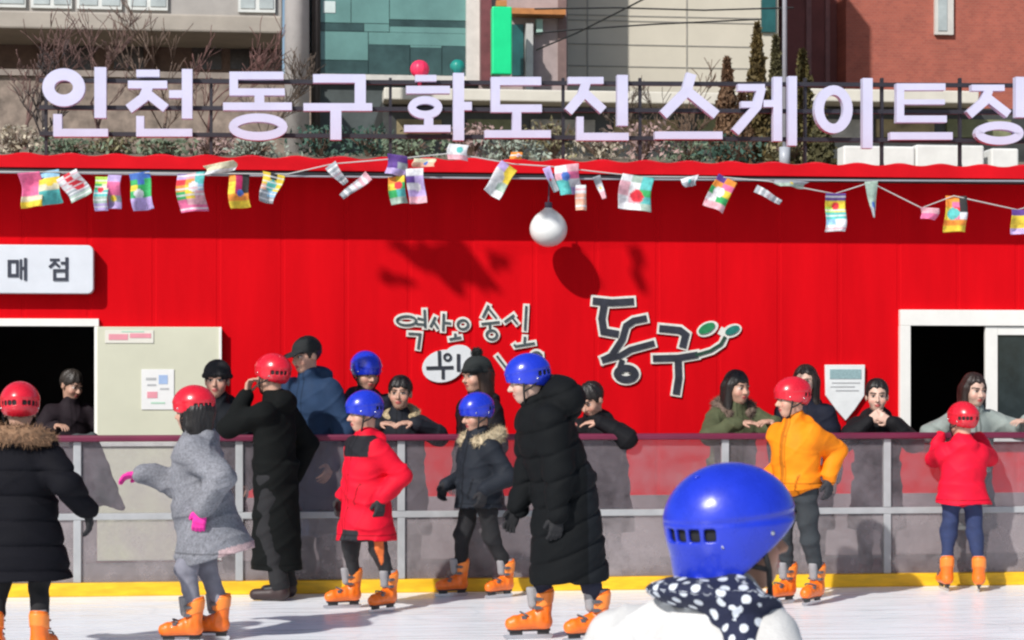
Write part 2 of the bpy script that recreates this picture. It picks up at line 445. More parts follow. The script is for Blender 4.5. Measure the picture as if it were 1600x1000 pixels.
# rental skate: moulded boot, cuff, liner, buckles, blade
SK = []
def skate(root, loc, toe, sc):
    if not SK:
        og = mat('skate_orange', (.88, .17, .010), .38, .16, 22, .05, 60, coat=.2)
        og2 = mat('skate_orange_cuff', (.90, .24, .03), .36, .10, 12, .05, 60, coat=.2)
        f = Field()
        f.rc((0, .075, .095), (0, -.125, .088), .041, .036, .02).rc((0, .03, .125), (0, -.105, .098), .046, .037, .03)
        f.rc((0, .060, .11), (0, .072, .285), .050, .054, .03)
        f.cut((0, 0, .056), (0, 0, -1), .008).cut((0, 0, .272), (0, -.25, 1), .006)
        for y in (-.03, -.075): f.bx((0, y, .150), (.06, .004, .05), .002, Rx(R(30)), .004, 's') if False else None
        f.disp = lambda P: .0022*np.sin(P[..., 1]*130)*np.exp(-((P[..., 2]-.13)/.03)**2); f.amp = .004
        b = link('skate', arrmesh('skate', *f.mesh(.006)), og, root)
        f = Field(); f.rc((0, .058, .15), (0, .070, .27), .057, .060, .01)
        f.cut((0, 0, .168), (0, .35, -1), .006).cut((0, 0, .262), (0, -.2, 1), .006)
        link('cuff', arrmesh('cuff', *f.mesh(.006)), og2, b)
        f = Field(); f.rc((0, .060, .25), (0, .068, .300), .047, .046, .01); f.rc((0, .005, .2), (0, -.005, .292), .030, .032, .02).cut((0, 0, .300), (0, 0, 1), .008)
        link('liner', arrmesh('liner', *f.mesh(.006)), mat('skate_liner', (.30, .29, .30), .8, .15, bump=.2), b)
        for (y0, z, rr) in ((.060, .235, .0625), (.055, .185, .0605), (-.03, .130, .046)):
            m = MB()
            pts = [(math.sin(a)*rr, y0-math.cos(a)*rr*(1.0 if z > .15 else .9), z+(.0 if z > .15 else .02*math.cos(a)+.008)) for a in [R(q) for q in range(-80, 81, 20)]]
            m.tube(pts, .0055, 6); m.box((rr*.55, y0-rr*.95, z-.010), (rr*.98, y0-rr*.35, z+.010))
            m.build('buckle', mat('skate_buckle', (.10, .10, .11), .35, .1), b, bevel=.002)
        m = MB(); m.box((-.017, -.145, .046), (.017, .105, .060)); m.box((-.009, -.135, .026), (.009, -.06, .046)); m.box((-.009, .03, .026), (.009, .10, .046))
        m.build('blade_holder', mat('skate_holder', (.03, .03, .032), .45, .1), b, bevel=.003)
        m = MB()
        pr = [(-.175, .022), (-.165, .008), (-.14, .0), (.10, .0), (.118, .006), (.122, .022), (.115, .030), (-.165, .030)]
        n = len(pr)
        m.add([(-.002, y, z) for y, z in pr]+[(.002, y, z) for y, z in pr], [tuple(range(n)), tuple(range(2*n-1, n-1, -1))]+[(i, i+n, (i+1) % n+n, (i+1) % n) for i in range(n)])
        m.build('blade', mat('blade_steel', (.62, .63, .66), .22, .08, metal=1), b)
        SK.append(b); SK.append([c for c in b.children]); o = b
    else:
        o = SK[0].copy(); COL.objects.link(o); o.parent = root
        for c in SK[1]:
            d = c.copy(); COL.objects.link(d); d.parent = o
    o.location = loc; o.rotation_euler = (0, 0, toe); o.scale = (sc, sc, sc)
    return o

NP = [0]
def person(label, base, rz, H, *, group='skaters on the ice', skates=True, hh=None, lean=0, hipshift=0.0, head=(0, 0, 0),
           arms=(None, None), feet=None, coat=None, trousers=((.012, .012, .014), .8), trfn=None, hair=('short', (.012, .009, .008)), hat=None,
           helm=None, gloves=None, skin='fair', bh=.0068, wide=1.0, fine=False, shoes=(.02, .02, .022), extras=None, hgrow=1.0):
    NP[0] += 1; seed = NP[0]
    root = empty('person', base, R(rz)); tag(root, label, 'person', group)
    w = H/1.65*wide
    hh = hh or (.232 if H > 1.5 else .222); hs = hh/.235
    lift = .062 if skates else .022
    hipz = .495*H+lift
    pel = nv((0, hipshift, hipz)); th = R(lean)
    s = nv((0, -math.sin(th), math.cos(th)))
    top = H+lift
    hcz = top-.123*hs
    SH = hcz-.215*hs-hipz
    SC = pel+s*SH; NB = SC+s*.03*H
    nd = unit(s*.55+nv((0, -.10, .55)))
    hc = NB+nd*(.175*hs)
    M = Rz(R(head[0]))@Rx(R(head[1]))@Ry(R(head[2]))
    lat = nv((1, 0, 0)); bk = nv((0, s[2], -s[1]))          # backwards, at right angles to the spine
    shw = .165*w; la1, la2 = .178*H, .155*H
    hsz = .105*H/.185 if H > 1.5 else .112*H/.185
    # arms
    A = []
    for i, sx in enumerate((-1, 1)):
        a = arms[i] or {}
        S0 = SC+lat*sx*shw-s*.015
        T = nv(a['t']) if 't' in a else S0+nv((sx*.07*w, -.05, -(la1+la2)*.97))
        E, T = ik(S0, T, la1, la2, a.get('e', (sx*.4, .8, -.3)))
        d = unit(a['d']) if 'd' in a else unit(T-E+nv((0, -.05, 0)))
        n = nv(a['n']) if 'n' in a else nv((-sx, 0, 0))
        t = nv(a['th']) if 'th' in a else np.cross(n, d)*sx*-1.0 if 'n' in a else nv((0, -1, 0))
        A.append((S0, E, T, d, n, t, a.get('curl', .45)))
    # legs
    feet = feet or ((-.10*w, 0, 0, -6), (.10*w, 0, 0, 6))   # x, y, lift, toe direction
    Lg = []
    for i, sx in enumerate((-1, 1)):
        fx, fy, fz, toe = feet[i]
        hip = pel+lat*sx*.085*w
        ank = nv((fx, fy, .085*H*.6+lift+fz))
        td = Rz(R(toe))@nv((0, -1, 0))
        ank = ank-td*(.052 if skates else .035)
        LL = max(.226*H, np.linalg.norm(hip-ank)*.503); K, an = ik(hip, ank, LL, LL, td*1.0)
        Lg.append((hip, K, ank, td, toe, (fx, fy, fz)))
    # ---- body: one continuous surface
    f = Field()
    f.el(pel+s*.02, (.125*w, .085*w, .10*w), None, .03)
    f.rc(pel, pel+s*SH*.5, .085*w, .088*w, .04)
    f.el(pel+s*SH*.72, (.135*w, .09*w, .15*w), np.stack([lat, bk, s], 1), .05)
    f.rc(SC-s*.02-lat*.1*w, SC-s*.02+lat*.1*w, .05*w, k=.04)
    f.rc(NB-s*.03, hc+M@nv((0, .02, -.05))*hs, .050*hs, .050*hs, .03)
    for (S0, E, T, d, n, t, curl) in A:
        f.rc(S0, E, .045*w, .037*w, .03).rc(E, T, .037*w, .025*w, .01)
        add_hand(f, T, d, n, t, hsz, curl)
    for (hip, K, ank, td, toe, ft) in Lg:
        f.rc(hip, K, .068*w, .048*w, .03).rc(K, ank, .047*w, .032*w, .01).rc(ank-nv((0, 0, .02)), ank+td*.10-nv((0, 0, .03)), .03*w, .026*w, .02)
    add_head(f, hc, M, hs)
    V, Q = f.mesh(bh)
    sk = nv(SKIN[skin])*(.78+.18*((seed*37) % 10)/10)
    C = face_cols(V, hc, M, hs, sk); C[V[:, 2] < hipz*.8] = C[V[:, 2] < hipz*.8]*0+nv(trousers[0])
    link('body', arrmesh('body', V, Q, cols=C), mat('skin', (1, 1, 1), .5, .06, 30, .05, 300, attr=True), root)
    # ---- trousers
    tc, tr = trousers
    f = Field(); f.el(pel, (.150*w, .115*w, .11*w), None, .03)
    for (hip, K, ank, td, toe, ft) in Lg:
        f.rc(hip, K, .094*w, .076*w, .03).rc(K, ank+nv((0, 0, .07 if skates else .0)), .074*w, .052*w if skates else .062*w, .02)
    f.disp = lambda P: wrinkle(P, .0075, 1.2, seed); f.amp = .01
    V, Q = f.mesh(.009)
    tcol = np.tile(nv(tc), (len(V), 1))
    if trfn: tcol = trfn(V, tcol)
    link('trousers', arrmesh('trousers', V, Q, cols=tcol), mat('trouser_cloth_%.1f' % tr, (1, 1, 1), tr, .2, 14, .25, 160, attr=True), root)
    # ---- feet
    for (hip, K, ank, td, toe, ft) in Lg:
        if skates: skate(root, (ft[0], ft[1], ft[2]), R(toe), .80+.2*min(1, max(0, (H-1.15)/.45)))
        else:
            f = Field(); g = nv((ft[0], ft[1], 0)); f.rc(g-td*.05+nv((0, 0, .05)), g+td*.14+nv((0, 0, .04)), .045, .038, .02).rc(g-td*.04+nv((0, 0, .06)), g-td*.035+nv((0, 0, .12)), .045, .045, .03).cut((0, 0, .002), (0, 0, -1), .006)
            link('shoe', arrmesh('shoe', *f.mesh(.01)), mat('shoe_leather', shoes, .5, .15), root)
    # ---- coat
    if coat:
        c = dict(hem=.8*hipz/.83, t=.03, quilt=0, wr=.010, rough=.7, flare=(.20, .15), swing=(0, 0), hood='down', sl=.072, col=(.02, .02, .02)); c.update(coat)
        f = Field(); t = c['t']; B3 = np.stack([lat, bk, s], 1)
        f.el(pel+s*SH*.70, (.160*w+t, .115*w+t, .20*w+t), B3, .05)
        f.el(pel+s*SH*.30-bk*.01, (.150*w+t, .120*w+t, .19*w+t), B3, .06)
        f.rc(SC-s*.03-lat*(shw-.01), SC-s*.03+lat*(shw-.01), .052*w+t*.8, k=.05)
        hemc = nv((c['swing'][0], hipshift*.6+c['swing'][1], c['hem']))
        f.fr(pel+s*SH*.22, hemc, (.150*w+t, .122*w+t), c['flare'], np.stack([lat, nv((0, 1, 0)), nv((0, 0, 1))], 1), .05)
        f.rc(NB-s*.02, NB+nd*.035*hs, .070*hs+t*.35, .068*hs+t*.3, .03)
        for (S0, E, T, d, n, tt, curl) in A:
            e2 = T-unit(T-E)*.012
            f.rc(S0, E, c['sl']*w+t*.45, c['sl']*w*.94+t*.38, .035).rc(E, e2, c['sl']*w*.94+t*.38, c['sl']*w*.72+t*.22, .02)
        if c['hood'] == 'down':
            hk = c.get('hk', 1.0)
            f.el(NB+bk*.085*w*hk+s*.005*hk, (.120*w*hk+t*.4, .075*w*hk, .080*w*hk), np.stack([lat, unit(bk+s*.4), unit(s-bk*.4)], 1), .03)
        if c['hood'] == 'up':
            hb = M@nv((0, .030, .02))*hs+hc
            f.el(hb, nv((.118, .128, .140))*hs, M, .03)
            f.el(hc+M@nv((0, -.11, -.01))*hs, nv((.074, .10, .105))*hs, M, .02, 's')
            f.rc(NB, hc+M@nv((0, .05, -.06))*hs, .08*hs, .085*hs, .04)
        q, wr = c['quilt'], c['wr']
        def dsp(P):
            v = wrinkle(P, wr, 1.0, seed)
            if q:
                u = (P-pel)@s
                v = v*.7+.014*(1-np.abs(np.sin(math.pi*u/q)))**3-.005
            return v
        f.disp = dsp; f.amp = wr+.012
        V, Q = f.mesh(.0075 if not fine else .006)
        cc = np.tile(nv(c['col']), (len(V), 1))
        if 'fn' in c: cc = c['fn'](V, cc, pel, s, SH, w)
        if not q:                                             # sewn front placket, pocket slits and hem seam
            fm = (V-pel)@bk < -.03; x_ = (V-pel)@lat; u_ = (V-pel)@s
            seam = fm & (np.abs(np.abs(x_)-.022*w) < .0045)
            pk = fm & (np.abs(np.abs(x_)-.115*w-.25*(u_-.06)) < .006) & (np.abs(u_-.03*H) < .055*H)
            hm = np.abs(V[:, 2]-c['hem']-.035) < .004
            cc[seam | pk | hm] *= .45
        link('coat', arrmesh('coat', V, Q, cols=cc), mat('coat_cloth_%.2f' % c['rough'], (1, 1, 1), c['rough'], .14, 9, .22, 120, attr=True, spec=.13), root)
        if 'fur' in c:
            fc, fl, fr_ = c['fur']
            f = Field(); R0 = .095*hs*fr_
            pts = [NB+lat*math.sin(a)*R0*1.35+bk*(math.cos(a)*R0*1.15+.025)+s*(.015+.035*math.cos(a)) for a in np.linspace(-2.5, 2.5, 14)]
            for p, q2 in zip(pts[:-1], pts[1:]): f.rc(p, q2, .034*fr_, k=.02)
            f.disp = lambda P: wrinkle(P, .006, 3.0, seed); f.amp = .008
            V, Q = f.mesh(.007); V, T = fuzz(V, Q, 1800, fl, .005, .2, np.random.default_rng(seed))
            link('fur_trim', arrmesh('fur_trim', V, Q, T), mat('fur_%.3f' % fc[0], fc, .9, .35, 40), root)
    # ---- gloves
    if gloves:
        for i, (S0, E, T, d, n, t, curl) in enumerate(A):
            f = Field(); add_hand(f, T, d, n, t, hsz, curl, .0045)
            f.rc(T-unit(T-E)*.02, T+d*.01, .036*hsz, .034*hsz, .02)
            V, Q = f.mesh(.006)
            link('glove', arrmesh('glove', V, Q), mat('glove_%.3f_%.3f' % (gloves[0], gloves[2]), gloves, .8, .15, bump=.2), root)
            if extras and 'cuff' in extras:
                f = Field(); u = unit(T-E); f.rc(T-u*.03, T-u*.005, .046*hsz, .046*hsz, .01); f.disp = lambda P: wrinkle(P, .003, 3, seed); f.amp = .005
                V, Q = f.mesh(.007); V, T3 = fuzz(V, Q, 400, .012, .004, 0)
                link('glove_cuff', arrmesh('glove_cuff', V, Q, T3), mat('glove_cuff_white', extras['cuff'], .9, .1), root)
    # ---- hair, hats, helmets
    if hair: hair_part(root, hair[0], hair[1], hc, M, hs, seed)
    if hat:
        kind, hcol = hat[:2]; f = Field()
        if kind in ('beanie', 'bobble'):
            f.el((0, .016, .056), (.098, .113, .100)); f.cut((0, 0, .022), (0, .18, -1), .008)
            for k in range(16):
                a, b = 2*math.pi*k/16, 2*math.pi*(k+1)/16
                pz = lambda a: (math.sin(a)*.096, .016+math.cos(a)*.111, .036+.18*math.cos(a)*-.09)
                f.rc(pz(a), pz(b), .013, k=.008)
            f.disp = lambda P: .0022*np.sin(np.arctan2(P[..., 0], P[..., 1]-.016)*44); f.amp = .004
        else:
            f.el((0, .014, .050), (.095, .110, .090)); f.cut((0, 0, .030), (0, 0, -1), .006)
            f.el((0, -.115, .034), (.074, .085, .010), Rx(R(12)), .012)
        V, Q = f.mesh(.0055)
        o = place_head(link('hat', arrmesh('hat', V, Q), mat('hat_%.3f_%.3f' % (hcol[0], hcol[2]), hcol, .85, .15, 40, .25, 200), root), hc, M, hs)
        if kind == 'bobble':
            f = Field(); f.el((0, .02, .172), (.036, .036, .034)); V, Q = f.mesh(.006); V, T = fuzz(V, Q, 900, .018, .004)
            link('bobble', arrmesh('bobble', V, Q, T), mat('bobble_wool', hat[2], .9, .2), o)
    if helm: helmet(root, helm, hc, M, hs, hgrow, fine)
    return root, dict(hc=hc, M=M, hs=hs, NB=NB, bk=bk, s=s, lat=lat, w=w, pel=pel, SC=SC, SH=SH, A=A)
# ------------------------------------------------------------------ the setting
def struct(o): o['kind'] = 'structure'; return o
def px_x(px, Y): return at(px, 500, Y).x
def py_z(px, py, Y): return at(px, py, Y).z

# ice, walkway, ground, bank behind the cabin
m = mat('ice', (.90, .925, .95), .30, .05, 1.3, .10, 9, spec=.5)
nt2 = m.node_tree; b2 = nt2.nodes['Principled BSDF']
wv = nt2.nodes.new('ShaderNodeTexNoise'); wv.inputs['Scale'].default_value = 3; wv.inputs['Detail'].default_value = 8
mp2 = nt2.nodes.new('ShaderNodeMapping'); mp2.inputs['Scale'].default_value = (.5, 7, 1); mp2.inputs['Rotation'].default_value = (0, 0, .12)
tc2 = nt2.nodes.new('ShaderNodeTexCoord'); nt2.links.new(tc2.outputs['Object'], mp2.inputs[0]); nt2.links.new(mp2.outputs[0], wv.inputs['Vector'])
r2 = nt2.nodes.new('ShaderNodeMapRange'); r2.inputs['From Min'].default_value = .35; r2.inputs['From Max'].default_value = .65; r2.inputs['To Min'].default_value = .18; r2.inputs['To Max'].default_value = .5
nt2.links.new(wv.outputs['Fac'], r2.inputs[0])
for l_ in list(b2.inputs['Roughness'].links): nt2.links.remove(l_)
nt2.links.new(r2.outputs[0], b2.inputs['Roughness'])
vm2 = b2.inputs['Base Color'].links[0].from_node
mx = nt2.nodes.new('ShaderNodeMix'); mx.data_type = 'RGBA'; mx.inputs['B'].default_value = (.80, .845, .90, 1)
r3 = nt2.nodes.new('ShaderNodeMapRange'); r3.inputs['From Min'].default_value = .5; r3.inputs['From Max'].default_value = .72; r3.inputs['To Max'].default_value = .7
nt2.links.new(wv.outputs['Fac'], r3.inputs[0]); nt2.links.new(r3.outputs[0], mx.inputs['Factor']); nt2.links.new(vm2.outputs[0], mx.inputs['A'])
def cuts(scale, rot, th):
    mp_ = nt2.nodes.new('ShaderNodeMapping'); mp_.inputs['Scale'].default_value = (scale*.35, scale, 1); mp_.inputs['Rotation'].default_value = (0, 0, rot)
    nd_ = nt2.nodes.new('ShaderNodeTexNoise'); nd_.inputs['Scale'].default_value = .8; nt2.links.new(tc2.outputs['Object'], nd_.inputs['Vector'])
    va_ = nt2.nodes.new('ShaderNodeVectorMath'); va_.operation = 'ADD'; nt2.links.new(tc2.outputs['Object'], va_.inputs[0]); nt2.links.new(nd_.outputs['Color'], va_.inputs[1])
    nt2.links.new(va_.outputs[0], mp_.inputs[0]); vo_ = nt2.nodes.new('ShaderNodeTexVoronoi'); vo_.feature = 'DISTANCE_TO_EDGE'; nt2.links.new(mp_.outputs[0], vo_.inputs['Vector'])
    vo_.inputs['Scale'].default_value = 1.0
    l_ = nt2.nodes.new('ShaderNodeMapRange'); l_.inputs['From Max'].default_value = th; l_.inputs['To Min'].default_value = 1; l_.inputs['To Max'].default_value = 0; nt2.links.new(vo_.outputs['Distance'], l_.inputs[0]); return l_.outputs[0]
c1, c2 = cuts(1.6, .35, .02), cuts(2.6, -.5, .018)
mxx = nt2.nodes.new('ShaderNodeMath'); mxx.operation = 'MAXIMUM'; nt2.links.new(c1, mxx.inputs[0]); nt2.links.new(c2, mxx.inputs[1])
mfa = nt2.nodes.new('ShaderNodeMath'); mfa.operation = 'MULTIPLY'; mfa.inputs[1].default_value = .4; nt2.links.new(mxx.outputs[0], mfa.inputs[0])
mx3 = nt2.nodes.new('ShaderNodeMix'); mx3.data_type = 'RGBA'; mx3.inputs['B'].default_value = (.62, .68, .74, 1)
nt2.links.new(mfa.outputs[0], mx3.inputs['Factor']); nt2.links.new(mx.outputs['Result'], mx3.inputs['A']); nt2.links.new(mx3.outputs['Result'], b2.inputs['Base Color'])
q = MB().add([(-25, -14, 0), (25, -14, 0), (25, YB+.02, 0), (-25, YB+.02, 0)], [(0, 1, 2, 3)]).build('ice_rink', m); struct(q)
q = MB(); q.box((-25, YB+.02, -.1), (25, YW+.02, .03)); struct(q.build('walkway', mat('walkway_mat', (.06, .058, .06), .85, .25, 3, .2, 60)))
q = MB(); q.add([(-600, -200, -.05), (600, -200, -.05), (600, 900, -.05), (-600, 900, -.05)], [(0, 1, 2, 3)]); struct(q.build('ground', mat('asphalt', (.05, .05, .052), .9, .2, .5, .2, 40)))
q = MB()
prof = [(18.9, -.04), (18.9, 3.3), (20.5, 3.7), (23.5, 4.1), (27, 4.3), (60, 4.5), (60, -.04)]
q.add([(-45, y, z) for y, z in prof]+[(45, y, z) for y, z in prof], [(i, i+1, i+8, i+7) for i in range(6)])
struct(q.build('embankment', mat('dry_soil', (.17, .14, .10), .95, .35, 2.5, .5, 14)))

# ------------------------------------------------------------------ red cabin
RED = (.60, .0035, .008)
wall_m = mat('red_painted_steel', RED, .55, .11, 1.6, .05, 3, spec=.02, stretch=(2.2, 1, .35))
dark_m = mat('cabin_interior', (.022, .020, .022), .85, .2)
cream = mat('cream_sandwich_panel', (.60, .60, .47), .5, .05, 2)
white_f = mat('white_window_frame', (.80, .79, .75), .4, .05)
cabin = empty('cabin', (px_x(800, YW), YW, 0)); CI = Vector(cabin.location)
tag(cabin, 'long single storey red steel cabin behind the rink barrier', 'cabin')
def P_(mb, name, m, parent=None, **k):       # world-space MB -> part of a thing standing at its own base
    par = parent or cabin; o = mb.build(name, m, None, **k); o.parent = par
    root = par
    off = Vector((0, 0, 0))
    while root is not None: off += Vector(root.location); root = root.parent
    o.data.transform(Matrix.Translation(-off)); return o
def ribs(mb, x0, x1, z0, z1, Y, per=.5, dep=.0022):
    xs = []; k = math.floor(x0/per)-1
    while k*per < x1:
        for dx, d in ((0, 0), (.46, 0), (.468, dep), (.492, dep)): xs.append((k*per+dx, d))
        k += 1
    def dep_at(x):
        for (a, da), (b, db) in zip(xs[:-1], xs[1:]):
            if a <= x <= b: return da+(db-da)*(x-a)/(b-a)
        return 0
    pts = [(x0, dep_at(x0))]+[p for p in xs if x0 < p[0] < x1]+[(x1, dep_at(x1))]
    n = len(pts)
    mb.add([(x, Y+d, z0) for x, d in pts]+[(x, Y+d, z1) for x, d in pts], [(i, i+1, n+i+1, n+i) for i in range(n-1)])
xL, xR = px_x(-170, YW), px_x(1790, YW)
ow = (px_x(-120, YW), px_x(152, YW), .98, py_z(80, 509, YW))      # kiosk hatch
rw = (px_x(1408, YW), px_x(1690, YW), 1.0, py_z(1450, 490, YW))   # window on the right
ztop = 3.06
q = MB()
ribs(q, xL, ow[0], .03, ztop, YW); ribs(q, ow[0], ow[1], ow[3], ztop, YW); ribs(q, ow[0], ow[1], .03, ow[2], YW)
ribs(q, ow[1], rw[0], .03, ztop, YW); ribs(q, rw[0], rw[1], rw[3], ztop, YW); ribs(q, rw[0], rw[1], .03, rw[2], YW); ribs(q, rw[1], xR, .03, ztop, YW)
P_(q, 'wall', wall_m)
q = MB()                                     # side and rear walls, inner lining
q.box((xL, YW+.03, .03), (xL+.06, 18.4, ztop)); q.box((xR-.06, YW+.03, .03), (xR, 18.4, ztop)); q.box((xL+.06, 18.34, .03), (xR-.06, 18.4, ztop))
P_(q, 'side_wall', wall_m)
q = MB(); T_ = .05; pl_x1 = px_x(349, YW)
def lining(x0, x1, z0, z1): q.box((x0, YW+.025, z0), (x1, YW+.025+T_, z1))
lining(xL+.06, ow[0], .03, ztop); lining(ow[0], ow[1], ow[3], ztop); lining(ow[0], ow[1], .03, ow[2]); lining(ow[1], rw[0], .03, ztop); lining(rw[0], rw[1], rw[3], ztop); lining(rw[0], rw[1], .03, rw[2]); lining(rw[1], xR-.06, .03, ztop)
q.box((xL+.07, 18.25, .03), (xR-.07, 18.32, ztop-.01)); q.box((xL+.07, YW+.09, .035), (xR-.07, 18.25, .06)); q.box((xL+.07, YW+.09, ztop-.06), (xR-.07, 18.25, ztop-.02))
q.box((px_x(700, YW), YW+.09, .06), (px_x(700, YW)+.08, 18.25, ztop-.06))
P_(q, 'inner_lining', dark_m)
q = MB(); q.box((pl_x1, YW-.03, .035), (rw[0]-.031, YW-.004, .53)); q.box((rw[0]-.030, YW-.029, .035), (xR, YW-.004, .53)); P_(q, 'plinth', mat('grey_plinth', (.27, .22, .225), .8, .4, 2.2, .2, 20))
q = MB(); q.box((ow[0], YW-.028, .036), (px_x(151, YW), YW-.004, .93)); P_(q, 'serving_front', mat('mauve_front_board', (.075, .055, .06), .7, .3, 4), None)
# roof sheet, scalloped front edge, soffit
zb, zt = py_z(800, 270, YE), py_z(800, 249, YE)
q = MB(); n = 420; xs = np.linspace(xL-.3, xR+.3, n)
def sc(x): return .011*math.sin(2*math.pi*x/.34)
v = []
for x in xs: v += [(x, YE, zb), (x, YE-.012, zt+sc(x)*.55-.01), (x, YE+.02, zt+sc(x)), (x, 18.6, zt+.10+sc(x))]
q.add(v, [(4*i+j, 4*i+4+j, 4*i+5+j, 4*i+1+j) for i in range(n-1) for j in range(3)])
P_(q, 'roof_sheet', mat('red_roof_sheet', (.62, .005, .012), .45, .12, 3, .02, 40, spec=.12), smooth=False)
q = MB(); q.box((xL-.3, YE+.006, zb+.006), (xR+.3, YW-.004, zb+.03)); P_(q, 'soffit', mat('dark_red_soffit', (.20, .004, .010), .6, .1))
q = MB(); q.tube([(xL-.3, YE+.03, zb-.022), (xR+.3, YE+.03, zb-.022)], .018, 8); P_(q, 'eave_bar', mat('black_steel', (.015, .014, .018), .5, .1))
# kiosk hatch frame, counter, sliding panel with notices
fr = empty('hatch', (ow[0], YW, 0)); fr.parent = cabin; fr.location = Vector((ow[0], YW, 0))-CI
q = MB(); q.box((ow[0]-.02, YW-.035, ow[3]-.005), (ow[1]+.015, YW+.03, ow[3]+.055)); q.box((ow[1]-.02, YW-.034, ow[2]), (ow[1]+.012, YW+.03, ow[3]-.006))
P_(q, 'frame', white_f, fr, bevel=.004)
q = MB(); q.box((ow[0], YW-.16, ow[2]-.04), (ow[1]-.03, YW+.35, ow[2])); P_(q, 'counter', mat('counter_board', (.10, .085, .08), .5, .2), fr, bevel=.004)
pl = (px_x(153, YW), px_x(345, YW), .05, py_z(250, 511, YW))
q = MB(); q.box((pl[0], YW-.075, pl[2]), (pl[1], YW-.006, pl[3])); pan = P_(q, 'sliding_panel', cream, bevel=.006)
q = MB(); q.box((pl[0], YW-.095, .94), (pl[1], YW-.0765, .975)); P_(q, 'panel_rail', white_f, pan, bevel=.003)
for i in range(6):
    x = pl[0]+(pl[1]-pl[0])*(.06+i*.176)
q = MB(); q.box((pl[1]-.012, YW-.085, pl[2]), (pl[1]+.008, YW-.0762, pl[3])); P_(q, 'panel_edge', white_f, pan)
# window on the right
wn = empty('window', (0, 0, 0)); wn.parent = cabin; wn.location = Vector((rw[0], YW, 0))-CI
q = MB(); t0 = .075
q.box((rw[0]-.02, YW-.05, rw[3]-.10), (rw[1]+.02, YW+.03, rw[3]+.03)); q.box((rw[0]-.022, YW-.051, rw[2]), (rw[0]+t0-.01, YW+.03, rw[3]-.101)); q.box((rw[0]-.03, YW-.09, rw[2]-.05), (rw[1]+.03, YW+.03, rw[2]-.001))
P_(q, 'frame', white_f, wn, bevel=.004)
ma, mb_ = px_x(1538, YW), px_x(1557, YW)
q = MB(); q.box((ma, YW-.03, rw[2]+.001), (mb_, YW+.01, rw[3]-.104)); q.box((mb_+.001, YW-.028, rw[3]-.175), (rw[1]-.001, YW+.008, rw[3]-.1045)); q.box((mb_+.001, YW-.028, rw[2]+.002), (rw[1]-.001, YW+.008, rw[2]+.07))
P_(q, 'sash', white_f, wn, bevel=.004)
gm = mat('dark_window_glass', (.02, .03, .032), .08, .3, 8, spec=.7)
q = MB(); q.box((mb_+.002, YW-.008, rw[2]+.072), (rw[1]-.002, YW-.002, rw[3]-.177)); P_(q, 'pane', gm, wn)

# paper notices and boards on the cabin
def board(name, label, cat, lo, hi, Y, th, m, bevel=.003):
    c = Vector(((lo[0]+hi[0])/2, Y, lo[1])); e = empty(name, c); tag(e, label, cat)
    q = MB(); q.box((lo[0], Y-th, lo[1]), (hi[0], Y, hi[1])); P_(q, 'sheet', m, e, bevel=bevel); return e
paper = mat('white_paper', (.78, .78, .77), .7, .04)
Yp = YW-.0765
a, b = at(221, 640, Yp), at(272, 577, Yp)
nb_ = board('notice', 'white paper notice with pink and blue print taped to the cream panel', 'notice', (a.x, a.z), (b.x, b.z), Yp-.002, .004, paper, .001)
ink = {k: mat('ink_'+k, c, .7, .1) for k, c in dict(pink=(.75, .30, .36), blue=(.35, .48, .72), grey=(.45, .46, .47), green=(.45, .66, .52)).items()}
for (x0, y0, x1, y1, k) in ((230, 612, 246, 622, 'pink'), (248, 586, 262, 600, 'blue'), (228, 590, 244, 594, 'grey'), (230, 600, 244, 603, 'grey'), (250, 606, 264, 609, 'grey'), (236, 628, 258, 631, 'green')):
    A_, B_ = at(x0, y1, Yp), at(x1, y0, Yp); q = MB(); q.box((A_.x, Yp-.0085, A_.z), (B_.x, Yp-.0065, B_.z)); P_(q, 'print', ink[k], nb_)
a, b = at(164, 536, Yp), at(240, 516, Yp)
nb_ = board('notice', 'long pale paper strip with a pink line along the top of the cream panel', 'notice', (a.x, a.z), (b.x, b.z), Yp-.002, .003, mat('cream_paper', (.72, .70, .62), .7, .04), .001)
for (x0, y0, x1, y1, k) in ((170, 522, 200, 531, 'pink'), (203, 521, 236, 528, 'pink'), (190, 517, 225, 519, 'green')):
    A_, B_ = at(x0, y1, Yp), at(x1, y0, Yp); q = MB(); q.box((A_.x, Yp-.0075, A_.z), (B_.x, Yp-.0055, B_.z)); P_(q, 'print', ink[k], nb_)
# shield-shaped board
Yq = YW-.012
pts = [at(*p, Yq) for p in ((1288, 570), (1350, 570), (1349, 618), (1334, 640), (1320, 657), (1305, 640), (1289, 618))]
e = empty('shield_board', at(1320, 657, Yq)); tag(e, 'white shield shaped board hung on the red wall left of the right window', 'sign board')
q = MB(); q.prism([(p.x, p.z) for p in pts][::-1], Yq-.03, Yq); P_(q, 'board', mat('white_board', (.74, .76, .76), .5, .06, 10), e, bevel=.004)
A_, B_ = at(1295, 592, Yq), at(1344, 577, Yq); q = MB(); q.box((A_.x, Yq-.034, A_.z), (B_.x, Yq-.0305, B_.z)); P_(q, 'title_band', mat('teal_grey_print', (.27, .40, .42), .6, .2, 60), e)
for (y0, x0, x1) in ((597, 1298, 1342), (603, 1296, 1334), (609, 1304, 1340)):
    A_, B_ = at(x0, y0+2.2, Yq), at(x1, y0, Yq); q = MB(); q.box((A_.x, Yq-.033, A_.z), (B_.x, Yq-.0305, B_.z)); P_(q, 'print', ink['grey'], e)

